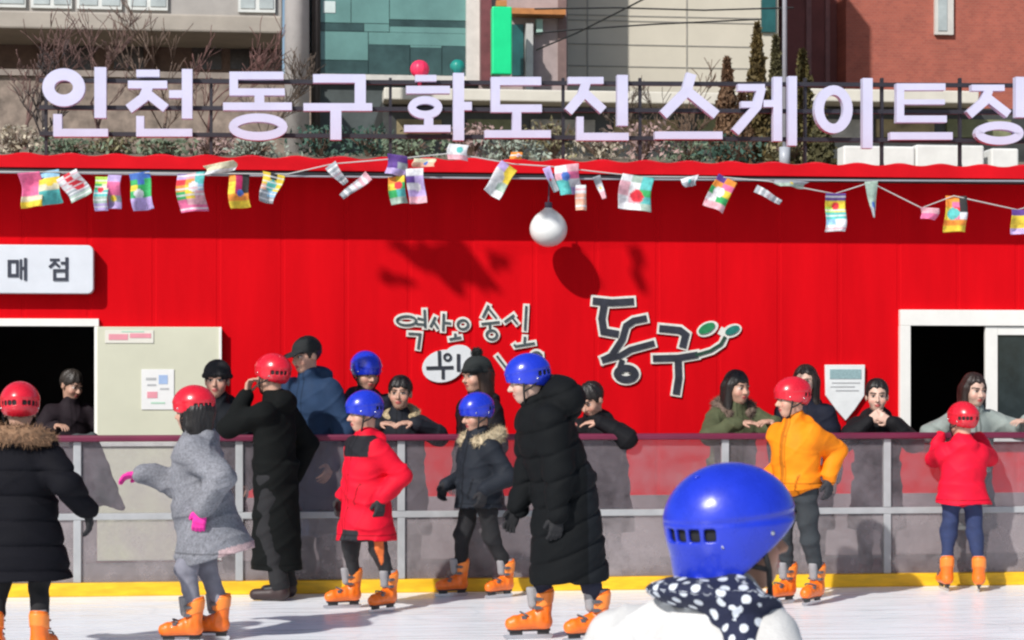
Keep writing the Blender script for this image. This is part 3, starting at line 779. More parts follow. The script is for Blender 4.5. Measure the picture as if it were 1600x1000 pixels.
# ------------------------------------------------------------------ lettering made of strokes (photo pixels -> metres on a plane)
def stroke_px(mb, pts, wpx, Y, depth, k=0, closed=False):
    """flat bar strokes with square ends; pts are photo pixels on plane Y, front face at Y-depth"""
    P = [at(x, y, Y) for x, y in pts]; P = [Vector((p.x, 0, p.z)) for p in P]
    hw = wpx*Y/F/2
    n = len(P); rng = range(n if closed else n-1)
    L = []; Rr = []
    for i in range(n):
        if closed: d0 = (P[i]-P[i-1]).normalized(); d1 = (P[(i+1) % n]-P[i]).normalized()
        else:
            d1 = (P[min(i+1, n-1)]-P[min(i, n-2)]).normalized(); d0 = (P[max(i, 1)]-P[max(i-1, 0)]).normalized()
        t = (d0+d1).normalized(); nr = Vector((-t.z, 0, t.x)); m_ = 1/max(.45, nr.dot(Vector((-d1.z, 0, d1.x))))
        L.append(P[i]+nr*hw*m_); Rr.append(P[i]-nr*hw*m_)
    yf = Y-depth-.0006*k; yb = Y
    v = []
    for i in range(n): v += [(L[i].x, yf, L[i].z), (Rr[i].x, yf, Rr[i].z), (Rr[i].x, yb, Rr[i].z), (L[i].x, yb, L[i].z)]
    f = []
    for i in rng:
        a, b = 4*i, 4*((i+1) % n)
        for j in range(4): f.append((a+j, a+(j+1) % 4, b+(j+1) % 4, b+j))
    if not closed: f += [(0, 3, 2, 1), (4*n-4, 4*n-3, 4*n-2, 4*n-1)]
    mb.add(v, f)
def ring_pts(cx, cy, rx, ry, n=28): return [(cx+rx*math.cos(2*math.pi*i/n), cy+ry*math.sin(2*math.pi*i/n)) for i in range(n)]
def H_(x0, x1, y0, y1): return ('s', [(x0, (y0+y1)/2), (x1, (y0+y1)/2)], y1-y0)
def V_(x0, x1, y0, y1): return ('s', [((x0+x1)/2, y0), ((x0+x1)/2, y1)], x1-x0)
def O_(x0, x1, y0, y1, w): return ('r', ((x0+x1)/2, (y0+y1)/2, (x1-x0)/2-w/2, (y1-y0)/2-w/2), w)
def D_(pts, w): return ('s', pts, w)
LET = [
 [O_(68, 134, 109, 168, 18), V_(149, 167, 107, 186), V_(85, 98, 180, 214), H_(85, 170, 203, 215)],
 [H_(214, 250, 111, 122), H_(201, 262, 128, 140), D_([(233, 136), (225, 155), (202, 172)], 15), D_([(231, 148), (260, 171)], 14), V_(285, 301, 110, 187), H_(265, 286, 143, 155), V_(214, 226, 183, 214), H_(214, 301, 203, 215)],
 [H_(359, 443, 114, 126), V_(359, 372, 115, 151), H_(360, 445, 140, 151), V_(398, 413, 150, 164), H_(349, 456, 162, 174), O_(358, 449, 179, 221, 13)],
 [H_(489, 570, 118, 131), V_(554, 571, 119, 165), H_(474, 581, 163, 175), V_(516, 533, 174, 220)],
 [H_(648, 681, 119, 129), H_(634, 702, 136, 148), O_(637, 690, 152, 187, 12), V_(662, 676, 186, 199), H_(631, 703, 197, 208), V_(707, 724, 116, 221), H_(723, 736, 161, 174)],
 [H_(766, 844, 122, 135), V_(766, 780, 123, 177), H_(766, 845, 165, 177), V_(799, 813, 176, 206), H_(756, 859, 205, 217)],
 [H_(886, 941, 122, 133), D_([(914, 130), (908, 150), (886, 176)], 15), D_([(913, 148), (941, 174)], 14), V_(962, 979, 119, 198), V_(899, 910, 184, 220), H_(899, 980, 209, 221)],
 [D_([(1078, 117), (1070, 145), (1034, 181)], 16), D_([(1074, 146), (1117, 181)], 15), H_(1021, 1126, 207, 219)],
 [H_(1150, 1192, 133, 144), D_([(1187, 138), (1180, 168), (1146, 208)], 14), H_(1155, 1184, 160, 170), H_(1190, 1207, 158, 169), V_(1205, 1219, 122, 222), V_(1228, 1242, 121, 229)],
 [O_(1269, 1329, 135, 210, 15), V_(1344, 1360, 124, 233)],
 [H_(1397, 1473, 132, 143), V_(1397, 1409, 133, 193), H_(1400, 1472, 157, 165), H_(1397, 1475, 182, 193), H_(1387, 1484, 208, 220)],
 [H_(1514, 1565, 134, 144), D_([(1541, 142), (1534, 160), (1510, 181)], 14), D_([(1541, 156), (1572, 180)], 13), V_(1582, 1598, 122, 185), H_(1597, 1615, 146, 157), O_(1519, 1595, 191, 228, 13)],
]
YS = 15.80
sign = empty('rooftop_sign', Vector((px_x(800, YS), YS+.1, zt+.05))); tag(sign, 'row of large white Korean letters on dark rails above the red roof', 'sign')
let_m = mat('white_letter_acrylic', (.56, .565, .73), .35, .05, 4)
for L in LET:
    q = MB()
    for k, s_ in enumerate(L):
        if s_[0] == 's': stroke_px(q, s_[1], s_[2], YS, .07, k)
        else: stroke_px(q, ring_pts(*s_[1]), s_[2], YS, .07, k, True)
    P_(q, 'letter', let_m, sign)
rail_m = mat('dark_sign_frame', (.020, .018, .026), .5, .15)
for ya, yb_ in ((126, 134), (168, 176), (209, 221)):
    a, b = at(62, ya, YS+.03), at(1640, yb_, YS+.03); q = MB()
    q.add([(a.x, YS+.012, a.z-.017), (b.x, YS+.012, b.z-.017), (b.x, YS+.045, b.z-.017), (a.x, YS+.045, a.z-.017), (a.x, YS+.012, a.z+.017), (b.x, YS+.012, b.z+.017), (b.x, YS+.045, b.z+.017), (a.x, YS+.045, a.z+.017)],
          [(0, 3, 2, 1), (4, 5, 6, 7), (0, 1, 5, 4), (1, 2, 6, 5), (2, 3, 7, 6), (3, 0, 4, 7)])
    P_(q, 'rail', rail_m, sign)
for p in (72, 330, 610, 880, 1000, 1258, 1378, 1500, 1625):
    x = px_x(p, YS+.06); q = MB(); q.box((x-.011, YS+.047, zt+.02), (x+.011, YS+.087, py_z(p, 122, YS+.06))); q.box((x-.015, YS+.05, zt+.03), (x+.015, YS+.08, zt+.06))
    P_(q, 'post', rail_m, sign)
# ornaments on the sign
def ball(name, label, cat, p, r, m, neck=False):
    e = empty(name, (p.x, p.y, p.z-r)); tag(e, label, cat)
    f = Field(); f.el((0, 0, r), (r, r, r*.96)); f.rc((0, 0, .01), (0, 0, -.05), .018, .018, .03)
    f.disp = lambda P: .0025*np.cos(np.arctan2(P[..., 0], P[..., 1])*10); f.amp = .004
    link('ball', arrmesh('ball', *f.mesh(.012)), m, e); return e
ball('ball_ornament', 'pink red round ornament on top of the fifth sign letter', 'ornament', at(656, 108, YS), .075, mat('pink_red_ball', (.85, .035, .11), .4, .1))
ball('ball_ornament', 'dark teal round ornament on the tall stroke of the fifth sign letter', 'ornament', at(715, 104, YS), .06, mat('teal_ball', (.01, .25, .20), .4, .1))

# kiosk sign
kb = YW-.02
q = MB(); a, b = at(-95, 458, kb-.10), at(146, 383, kb-.10); rr = .045
poly = []
for cx, cz, a0 in ((b.x-rr, a.z+rr, -90), (b.x-rr, b.z-rr, 0), (a.x+rr, b.z-rr, 90), (a.x+rr, a.z+rr, 180)):
    poly += [(cx+rr*math.cos(R(a0+t)), cz+rr*math.sin(R(a0+t))) for t in (0, 22, 45, 68, 90)]
ks = empty('kiosk_sign', (px_x(60, kb), kb, a.z)); tag(ks, 'white rounded shop sign with dark Korean letters above the left hatch', 'sign')
q.prism(poly, kb-.10, kb); P_(q, 'light_box', mat('white_sign_box', (.64, .67, .72), .35, .04), ks, bevel=.008)
Yk = kb-.1002
for G in ([V_(12, 17, 408, 431), V_(25, 29, 408, 431), H_(12, 29, 406, 411), H_(12, 29, 428, 433), V_(31, 34, 405, 436), H_(34, 38, 417, 421), V_(37.5, 41.5, 403, 438)],
          [H_(78, 93, 404, 408), D_([(86, 406), (85, 411), (77, 418)], 4.5), D_([(86, 411), (93, 417)], 4), V_(102, 106.5, 402, 420), H_(95, 102, 409, 413), V_(83, 87, 422, 437), V_(102, 106, 422, 437), H_(83, 106, 420.5, 425), H_(83, 106, 434, 438.5)],
          [V_(-76, -72, 408, 431), V_(-64, -60, 408, 431), H_(-76, -60, 406, 411), H_(-76, -60, 428, 433), V_(-54, -50, 403, 438)]):
    q = MB()
    for k, s_ in enumerate(G): stroke_px(q, s_[1], s_[2], Yk, .006, k)
    P_(q, 'letter', mat('dark_navy_letter', (.030, .035, .055), .5, .1), ks)

# painted wall lettering: white backing, dark face
YL = YW-.002
def lettering(label, glyphs, wc, wo, core):
    e = empty('wall_lettering', at(*glyphs[0][0][1][0] if glyphs[0][0][0] == 's' else glyphs[0][0][1][:2], YL)); tag(e, label, 'lettering')
    for G in glyphs:
        q = MB(); r_ = MB()
        for k, s_ in enumerate(G):
            pts, cl = (s_[1], False) if s_[0] == 's' else (ring_pts(*s_[1], 20), True)
            w_ = s_[2] if len(s_) > 2 else wc
            if not cl:
                a, b = Vector(pts[0]), Vector(pts[1]); c, d = Vector(pts[-1]), Vector(pts[-2]); ex = (wo-wc)/2
                po = [tuple(a+(a-b).normalized()*ex)]+list(pts[1:-1])+[tuple(c+(c-d).normalized()*ex)]
            else: po = pts
            stroke_px(q, po, w_+(wo-wc), YL, .016, k, cl); stroke_px(r_, pts, w_, YL-.018, .008, k, cl)
        o = P_(q, 'backing', mat('letter_backing', (.70, .69, .64), .5, .12, 30), e); P_(r_, 'glyph', core, e)
    return e
core1 = mat('dark_grey_letter', (.022, .024, .036), .5, .35, 14)
big = lettering('large brush style Korean letters with dark faces and pale edges on the red wall', [
 [('s', [(926, 470), (956, 473), (990, 471)], 11), ('s', [(944, 474), (940, 498), (943, 518), (966, 522)], 11), ('s', [(1010, 497), (990, 501), (978, 509), (972, 530), (955, 556), (940, 563)], 10), ('s', [(940, 563), (968, 556), (985, 546), (1022, 536)], 9), ('r', (978, 584, 14, 9), 11), ('s', [(972, 562), (968, 574)], 8)],
 [('s', [(1030, 513), (1062, 516), (1071, 523), (1066, 543)], 11), ('s', [(1020, 560), (1060, 559), (1090, 554)], 10), ('s', [(1059, 560), (1060, 590), (1056, 616)], 11)],
], 8.5, 15.5, core1)
def leaf(mb, cx, cy, rx, ry, rot, Y, d, n=18):
    P = []
    for i in range(n):
        a = 2*math.pi*i/n; x, y = rx*math.cos(a), ry*math.sin(a); p = at(cx+x*math.cos(rot)-y*math.sin(rot), cy+x*math.sin(rot)+y*math.cos(rot), Y); P.append((p.x, p.z))
    mb.prism(P, Y-d, Y)
q = MB(); leaf(q, 1105, 514, 18, 11, -.45, YL, .0155); leaf(q, 1143, 517, 16, 10, -.4, YL, .0162); stroke_px(q, [(1086, 556), (1112, 548), (1128, 537), (1134, 522), (1124, 516)], 13, YL, .0168); P_(q, 'backing', MATS['letter_backing'], big)
q = MB(); leaf(q, 1104, 513, 14, 7, -.5, YL-.018, .008); P_(q, 'leaf', mat('green_leaf_paint', (.012, .20, .07), .5, .3, 20), big)
q = MB(); leaf(q, 1144, 516, 12, 6, -.45, YL-.018, .0085); P_(q, 'leaf', mat('teal_leaf_paint', (.008, .16, .13), .5, .3, 20), big)
q = MB(); stroke_px(q, [(1086, 555), (1110, 548), (1126, 538), (1133, 526)], 5, YL-.018, .009); P_(q, 'stem', mat('dark_green_paint', (.012, .05, .03), .5, .3, 20), big)
core2 = mat('slate_letter', (.05, .07, .075), .5, .3, 20)
lettering('small brush style Korean line in slate with pale edges left of the large letters', [
 [('r', (635, 501, 15, 7)), ('s', [(652, 497), (664, 500)]), ('s', [(650, 506), (664, 507)]), ('s', [(663, 484), (664, 512)]), ('s', [(638, 521), (656, 522), (653, 545)])],
 [('s', [(680, 495), (672, 511)]), ('s', [(677, 502), (684, 513)]), ('s', [(693, 490), (692, 517)]), ('s', [(693, 504), (704, 505)])],
 [('r', (723, 507, 8, 7)), ('s', [(702, 530), (720, 527)]), ('s', [(711, 521), (711, 529)])],
 [('s', [(763, 477), (754, 496)]), ('s', [(763, 482), (775, 497)]), ('s', [(752, 506), (780, 503)]), ('s', [(765, 505), (765, 514)]), ('r', (768, 523, 8, 7))],
 [('s', [(803, 492), (788, 503)]), ('s', [(800, 496), (808, 506)]), ('s', [(822, 478), (820, 516)]), ('s', [(803, 538), (805, 541), (835, 536)]), ('s', [(820, 526), (819, 536)])],
 [('r', (838, 556, 7, 6)), ('s', [(845, 553), (846, 572)])],
 [('s', [(776, 556), (792, 577)])],
], 3.4, 10, core2)
e = empty('wall_emblem', at(697, 570, YL)); tag(e, 'white rounded emblem with a dark Korean letter under the small wall lettering', 'emblem')
q = MB(); leaf(q, 692, 572, 33, 25, -.25, YL, .0215, 28); leaf(q, 715, 555, 22, 16, -.2, YL, .0222, 24); P_(q, 'disc', mat('emblem_white', (.68, .70, .72), .5, .06, 12), e)
q = MB()
for k, s_ in enumerate((D_([(686, 548), (687, 575)], 5), D_([(666, 575), (708, 574)], 5), D_([(692, 575), (692, 592)], 4.5), ('r', (699, 558, 5, 5), 3.5), D_([(716, 553), (716, 580)], 5))):
    if s_[0] == 's': stroke_px(q, s_[1], s_[2], YL-.0235, .006, k)
    else: stroke_px(q, ring_pts(*s_[1], 16), s_[2], YL-.0235, .006, k, True)
P_(q, 'glyph', core1, e)

# dark wrinkled sheet for an unidentified dark patch behind the barrier
f = Field()
for k in range(9):
    a, b = at(112+k*4.6, 683, YB+.085), at(122+k*8.6, 790+3*math.sin(k), YB+.10+.012*math.sin(k*1.9))
    f.rc(a, b, .018, .022, .03)
f.disp = lambda P: wrinkle(P, .006, 1.5, 2); f.amp = .01
e = empty('dark_sheet', at(155, 795, YB+.1)); V, Q = f.mesh(.009); me = arrmesh('thin_sheet', V-nv(e.location), Q)
link('thin_sheet', me, mat('dark_green_grey_sheet', (.045, .055, .056), .85, .25, 9, .2, 90), e); tag(e, 'dark green grey wrinkled sheet behind the barrier below the left hatch', 'thin_sheet')

# globe lamp under the eave
gp = at(857, 358, YW-.32); e = empty('globe_lamp', (gp.x, gp.y, gp.z)); tag(e, 'white round globe lamp hanging under the red eave', 'lamp')
f = Field(); f.el((0, 0, 0), (.148, .148, .140)); f.rc((0, 0, .10), (0, 0, .165), .075, .022, .06); link('globe', arrmesh('globe', *f.mesh(.010)), mat('opal_globe', (.80, .81, .79), .28, .03, coat=.2), e)
q = MB(); q.tube([(0, 0, .16), (0, 0, .21)], .03, 10); q.tube([(0, 0, .21), (.01, 0, zb-gp.z+.01)], .006, 6); q.build('cord', mat('dark_cord', (.06, .04, .07), .6, .1), e)

# ------------------------------------------------------------------ rink barrier
barr = empty('rink_barrier', (px_x(800, YB), YB, 0)); tag(barr, 'rink barrier of scuffed clear panels with maroon cap rail and yellow kickboard', 'barrier')
x0, x1 = px_x(-330, YB), px_x(1960, YB)
steel = mat('grey_barrier_steel', (.36, .37, .38), .45, .12, 8, metal=0)
q = MB(); q.box((x0, YB-.045, 1.045), (x1, YB+.045, 1.088)); P_(q, 'cap_rail', mat('maroon_cap', srgb(104, 24, 56), .45, .25, 2.2), barr, bevel=.012)
q = MB(); q.box((x0, YB-.012, .515), (x1, YB+.03, .560)); P_(q, 'mid_rail', steel, barr, bevel=.004)
q = MB(); q.box((x0, YB-.03, .0), (x1, YB+.03, .092)); P_(q, 'kickboard', mat('yellow_kickboard', (.80, .46, .01), .5, .22, 5, .05, 30, stretch=(1, 1, 5)), barr, bevel=.006)
def clear(key, col, fac, rough):
    m = bpy.data.materials.new(key); m.use_nodes = True; n = m.node_tree.nodes; l = m.node_tree.links
    b = n['Principled BSDF']; b.inputs['Roughness'].default_value = rough; b.inputs['Base Color'].default_value = (*col, 1); b.inputs['Specular IOR Level'].default_value = .4
    tr = n.new('ShaderNodeBsdfTransparent'); tr.inputs[0].default_value = (.93, .93, .94, 1); mx = n.new('ShaderNodeMixShader')
    nz = n.new('ShaderNodeTexNoise'); nz.inputs['Scale'].default_value = 2.4; nz.inputs['Detail'].default_value = 8; nz.inputs['Roughness'].default_value = .7
    tc = n.new('ShaderNodeTexCoord'); l.new(tc.outputs['Object'], nz.inputs['Vector'])
    mr = n.new('ShaderNodeMapRange'); mr.inputs['From Min'].default_value = .3; mr.inputs['From Max'].default_value = .7; mr.inputs['To Min'].default_value = fac*.25; mr.inputs['To Max'].default_value = min(1, fac*1.9)
    l.new(nz.outputs['Fac'], mr.inputs[0]); l.new(mr.outputs[0], mx.inputs[0]); l.new(tr.outputs[0], mx.inputs[1]); l.new(b.outputs[0], mx.inputs[2]); l.new(mx.outputs[0], n['Material Output'].inputs['Surface'])
    return m
up_m = clear('clear_panel', (.36, .31, .34), .17, .15); lo_m = clear('scuffed_panel', (.37, .33, .34), .36, .3)
posts = [-387+253*k for k in range(0, 10)]
xs = [px_x(p+2, YB) for p in posts]
for i, x in enumerate(xs):
    q = MB(); q.box((x-.026, YB-.014, .093), (x+.026, YB+.036, .514)); q.box((x-.026, YB-.014, .561), (x+.026, YB+.036, 1.044)); P_(q, 'post', steel, barr, bevel=.004)
    if i+1 < len(xs):
        q = MB(); q.box((x+.027, YB+.004, .562), (xs[i+1]-.027, YB+.010, 1.043)); P_(q, 'clear_panel', up_m, barr)
        q = MB(); q.box((x+.027, YB+.004, .094), (xs[i+1]-.027, YB+.010, .513)); P_(q, 'scuffed_panel', lo_m, barr)
# ------------------------------------------------------------------ bunting
CN = dict(pink=(.80, .16, .34), lilac=(.52, .40, .72), white=(.76, .76, .78), cream=(.72, .66, .46), yellow=(.85, .62, .05), teal=(.10, .50, .48), green=(.04, .42, .12), red=(.75, .03, .05), blue=(.06, .16, .52),
          grey=(.34, .37, .40), orange=(.88, .30, .04), magenta=(.42, .01, .10), purple=(.12, .05, .28), black=(.02, .02, .02), peach=(.85, .45, .32), lime=(.50, .75, .10), sage=(.38, .50, .42), sky=(.30, .55, .75), rose=(.78, .42, .48))
YF = 12.90
cord_y = [(-60, 266), (0, 268), (100, 269), (230, 270), (450, 272), (520, 256), (640, 246), (700, 240), (745, 246), (800, 256), (860, 260), (1000, 276), (1130, 277), (1200, 283), (1304, 303), (1360, 285), (1440, 325), (1490, 306), (1590, 328), (1680, 300)]
q = MB(); q.tube([at(x, y, YF) for x, y in cord_y], .004, 5); o = q.build('bunting_cord', mat('white_cord', (.5, .5, .48), .8, .1)); tag(o, 'thin pale cord carrying the little flags along the red eave', 'cord')
q = MB(); q.tube([at(x, 268+15*(x+80)/1750+3*math.sin(math.pi*(x+80)/1750), YF+.03) for x in range(-80, 1720, 60)], .006, 6); o = q.build('steel_wire', mat('grey_wire', (.30, .30, .33), .5, .1)); tag(o, 'straight grey wire stretched across just below the red eave', 'wire')
# centre x, top y, width, height (px), tilt deg, taper, pattern (rows of colours), label
FL = [
 (47, 270, 36, 57, -6, 1, 'pink|pink|pink|pink|cream|yellow', 'pink flag with yellowish hem, leftmost on the cord'),
 (74, 267, 34, 55, -10, 1, 'sky|yellow|cream|teal|teal', 'flag with yellow top and teal bottom beside the pink flag'),
 (106, 272, 38, 46, -30, 1, 'white,red,white|white,red,white|white|grey|sage', 'white flag with red patch blown to the right near the left end'),
 (159, 276, 23, 56, 0, 1, 'lime|green,cream|teal|sage|lilac', 'narrow green flag with lilac hem'),
 (180, 274, 22, 55, 2, 1, 'lilac|pink|pink|grey|lilac', 'narrow pink and lilac flag right of the narrow green one'),
 (216, 270, 34, 62, -10, 1, 'blue|green,blue,green|yellow,green,green|green|lilac|lilac', 'green flag with blue top and lilac hem'),
 (297, 270, 46, 64, -5, 1, 'lilac,rose,teal|red,orange,teal|orange,yellow,sky|green,yellow,rose|pink,rose,rose|pink', 'wide flag of red, yellow and green patches over pink'),
 (371, 272, 34, 56, -6, 1, 'orange,magenta,black|yellow,magenta,black|yellow,magenta,black|orange|yellow', 'yellow edged flag with a dark magenta middle'),
 (427, 271, 38, 50, 12, .6, 'yellow,black,yellow|yellow|peach,yellow|grey,sky|grey', 'yellow flag with grey blue tip'),
 (343, 255, 52, 16, -12, 1, 'cream|cream|white', 'cream flag folded up over the eave edge, left half'),
 (516, 258, 22, 40, -38, .5, 'grey|white|grey', 'grey white ribbon flag slanting down right at the eave'),
 (576, 274, 18, 58, 50, .6, 'rose|white|grey', 'pinkish grey ribbon flag blown down to the left'),
 (622, 243, 34, 34, 8, 1, 'purple|purple,grey|lilac', 'dark purple flag lying over the eave edge'),
 (618, 276, 28, 46, -8, 1, 'orange,yellow|yellow,green|green,teal|sage', 'yellow and green flag below the dark purple one'),
 (648, 264, 30, 58, -4, 1, 'white|purple,lilac|white,lilac|lilac|rose', 'lilac and white flag right of the yellow and green one'),
 (662, 248, 38, 14, 0, 1, 'cream|peach', 'small peach flag folded flat on the eave edge'),
 (716, 226, 34, 26, 5, 1, 'white|white|rose', 'white flag flipped up over the roof edge'),
 (796, 260, 32, 58, 34, 1, 'lilac,yellow|white,yellow|white,sage|white', 'white flag with yellow corner slanting down left'),
 (806, 238, 20, 12, 0, 1, 'orange', 'small orange flag flipped up on the roof edge'),
 (853, 262, 14, 44, -22, .7, 'lilac|grey', 'thin lilac ribbon flag above the globe lamp'),
 (885, 258, 42, 50, -8, 1, 'white,rose|rose,pink|teal,white|teal,lilac', 'flag of pink, white and teal right above the globe lamp'),
 (907, 290, 18, 42, 0, 1, 'white|peach|peach', 'small peach flag hanging low right of the globe lamp'),
 (931, 276, 14, 40, -20, .5, 'grey|white|rose', 'thin white and pink ribbon flag right of the small peach flag'),
 (996, 275, 56, 58, 8, 1, 'white,sage,teal|rose,white,teal|rose,white,green|white,rose,teal|white,white,sage', 'wide white flag with teal right side'),
 (1075, 277, 34, 16, -14, .6, 'white|grey', 'short white flag folded along the cord'),
 (1136, 278, 36, 58, 26, 1, 'purple,orange|orange,pink|green,yellow|white,green|rose,rose', 'many coloured flag slanting down left in the right half'),
 (1180, 295, 14, 50, -62, .6, 'grey|white|grey', 'grey ribbon flag trailing to the right of the many coloured flag'),
 (1236, 283, 60, 11, 3, .8, 'grey|sage', 'grey flag twisted flat along the wire'),
 (1304, 303, 36, 65, 0, .9, 'purple|yellow|lime,yellow|teal|sky,white|white', 'yellow and teal flag with purple top'),
 (1360, 284, 24, 62, -4, .15, 'sage|sage|grey', 'grey green pointed flag in the right half'),
 (1452, 325, 34, 20, 4, .8, 'rose|pink', 'small pink flag beside the flag with red and black stripes'),
 (1492, 306, 38, 62, 0, .95, 'orange,orange,black|orange,pink,black|yellow,red,black|yellow,pink,white|orange|yellow', 'orange flag with pink and black stripes near the right end'),
 (1594, 328, 36, 42, 0, 1, 'purple|yellow|yellow|lilac', 'yellow flag with purple top at the right end'),
]
flag_m = mat('flag_cloth', (1, 1, 1), .75, .30, 26, .3, 120, attr=True)
CN = {k: tuple(c*.84 for c in v) for k, v in CN.items()}
def make_flag(cx, ty, w, h, tilt, taper, pat, label, Y=YF, group='bunting flags on the cord', base=None, seed=0):
    rows = [r.split(',') for r in pat.split('|')]; s = Y/F; rg = random.Random(seed*13+5)
    nu, nv_ = 22, 26; a1, a2, p1, p2 = rg.uniform(.14, .30), rg.uniform(.06, .16), rg.uniform(0, 6), rg.uniform(0, 6)
    V = []; C = []
    W_, H_2 = w*s, h*s
    em = rg.choice(('white', 'red', 'blue', 'yellow', 'teal', None)); eu, ev, er = rg.uniform(.35, .65), rg.uniform(.3, .7), min(W_, H_2)*rg.uniform(.16, .27); st_ = rg.random() < .35
    for j in range(nv_+1):
        for i in range(nu+1):
            u, v = i/nu, j/nv_
            ww = 1+(taper-1)*v
            x = (u-.5)*W_*ww; z = -v*H_2; y = -.02+W_*a1*math.sin(u*5+p1+v*2)*(v+.15)+H_2*a2*math.sin(v*6+p2)
            x += W_*.06*math.sin(v*5+p2)
            t = R(tilt); V.append((x*math.cos(t)+z*math.sin(t), y, -x*math.sin(t)+z*math.cos(t)))
            r = rows[min(len(rows)-1, int(v*len(rows)))]; cn_ = r[min(len(r)-1, int(u*len(r)))]
            if em and ((u-eu)*W_)**2+((v-ev)*H_2)**2 < er**2: cn_ = em
            if abs(((v*len(rows)) % 1)-.5) < .10 and st_: cn_ = 'white' if cn_ != 'white' else 'rose'
            C.append(CN[cn_])
    Q = [(j*(nu+1)+i, j*(nu+1)+i+1, (j+1)*(nu+1)+i+1, (j+1)*(nu+1)+i) for j in range(nv_) for i in range(nu)]
    me = arrmesh('flag', V, Q, cols=np.array(C))
    o = link('flag', me, flag_m); o.location = base if base is not None else at(cx, ty, Y)
    sm = o.modifiers.new('thin_sheet', 'SOLIDIFY'); sm.thickness = .002
    tag(o, label, 'flag', group); return o
for i, f_ in enumerate(FL): make_flag(f_[0], f_[1], f_[2]*.92, f_[3]*.94, *f_[4:], seed=i)
# unseen flags and cord added overhead to throw streaks of shade on the wall
hi = [];
for i, (px, py, w, h, tl) in enumerate(((604, 372, 24, 72, -56), (640, 378, 30, 104, -50), (668, 372, 26, 84, -44), (702, 376, 30, 108, -42), (782, 392, 46, 26, 16), (890, 385, 30, 60, -30), (984, 378, 22, 80, -16), (590, 420, 22, 60, -66))):
    P = at(px, py, YW)-LDIR*4.6; hi.append(P)
    make_flag(0, 0, w, h, tl, .8, ('rose|white|teal', 'yellow|white|blue', 'green|white|red')[i % 3], 'unseen small flag added high over the rink to throw shade on the red wall', Y=15.5, group='unseen flags added to shade the wall', base=P, seed=50+i)
hi7 = sorted(hi[:7], key=lambda p: p.x); c0 = hi7[0]+Vector((-9, -.5, 1.6)); c1 = hi7[-1]+Vector((9, 0, 1.6))
q = MB(); q.tube([c0]+hi7+[c1], .004, 5); tag(q.build('bunting_cord', MATS['white_cord']), 'unseen cord added high over the rink with the flags that shade the wall', 'cord')

# ------------------------------------------------------------------ behind the cabin
def mbx(q, xa, xb, ya, yb, Y0, Y1, ref=None):          # box from photo pixels: front plane Y0, back plane Y1
    r = ref if ref is not None else (xa+xb)/2
    q.box((px_x(xa, Y0), Y0, py_z(r, yb, Y0)), (px_x(xb, Y0), Y1, py_z(r, ya, Y0)))
GZ = 4.2
# left building
Yl = 31.2
e = empty('grey_building', (px_x(200, Yl), Yl, GZ)); tag(e, 'pale stone building with a deep concrete canopy at upper left', 'building')
conc = mat('pale_concrete', (.40, .36, .31), .85, .16, 1.5, .3, 12); brk = mat('mauve_brick', (.20, .135, .115), .85, .3, 5, .4, 30)
q = MB(); q.box((px_x(-420, Yl), Yl, GZ), (px_x(440, Yl), Yl+8, 6.9)); P_(q, 'lower_wall', brk, e)
q = MB(); mbx(q, -430, 441, 20, 48, Yl-1.5, Yl-.01, 220); P_(q, 'canopy', conc, e, bevel=.03)
q = MB(); q.box((px_x(-420, Yl), Yl, 6.902), (px_x(440, Yl), Yl+8, 11)); P_(q, 'upper_wall', mat('grey_render', (.36, .34, .32), .85, .15, 2), e)
for (xa, xb) in ((-90, 40), (48, 112), (120, 190), (200, 262), (372, 430)):
    q = MB(); mbx(q, xa, xb, -60, 14, Yl-.06, Yl-.003, 150); w_ = P_(q, 'window', mat('pale_window_frame', (.62, .64, .62), .5, .1), e)
    for k in range(2):
        q = MB(); d = (xb-xa)/2; mbx(q, xa+4+k*d, xa+d-3+k*d, -56, 8, Yl-.075, Yl-.061, 150); P_(q, 'pane', mat('pale_blind_glass', (.42, .47, .47), .2, .2, 3, spec=.6), w_)
for xa in (60, 236, 390):
    q = MB(); mbx(q, xa, xa+5, 48, 175, Yl-.2, Yl-.02, xa); P_(q, 'downpipe', mat('rusty_pipe', (.16, .10, .09), .7, .2), e)
for xa in (100, 178, 300, 360):
    q = MB(); mbx(q, xa, xa+46, 66, 108, Yl-.02, Yl-.003, xa); P_(q, 'window', mat('dim_window', (.07, .06, .065), .25, .4, 4), e)
# stone wall in front of it
Yg = 27.0
e = empty('stone_wall', (px_x(200, Yg), Yg, 4.2)); tag(e, 'rough brownish stone wall under the left building', 'wall')
q = MB(); q.box((px_x(-400, Yg), Yg, 4.0), (px_x(486, Yg), Yg+.4, py_z(200, 122, Yg))); P_(q, 'masonry', mat('brown_stone', (.25, .20, .165), .9, .5, 5, .8, 9), e)
q = MB(); q.box((px_x(-400, Yg), Yg-.06, py_z(200, 121.5, Yg)), (px_x(487, Yg), Yg+.46, py_z(200, 112, Yg))); P_(q, 'coping', mat('stone_coping', (.26, .22, .19), .85, .3, 3, .3, 20), e)
# utility pole
Yu = 26.0; e = empty('utility_pole', (px_x(464, Yu), Yu, GZ)); tag(e, 'thick pale concrete utility pole left of the glass building', 'pole')
q = MB(); q.tube([(0, 0, 0), (0, 0, 8)], [.165, .145], 20); q.build('shaft', mat('pole_concrete', (.55, .53, .52), .8, .12, 3, .2, 30), e, smooth=True)
q = MB(); q.tube([(.25, .1, 0), (.25, .1, 8)], .055, 10); q.build('shadow_stripe', mat('dark_shadow_stripe', (.055, .05, .05), .6, .2), e, smooth=True)  # dark tube stands in for the shadow stripe beside the pole
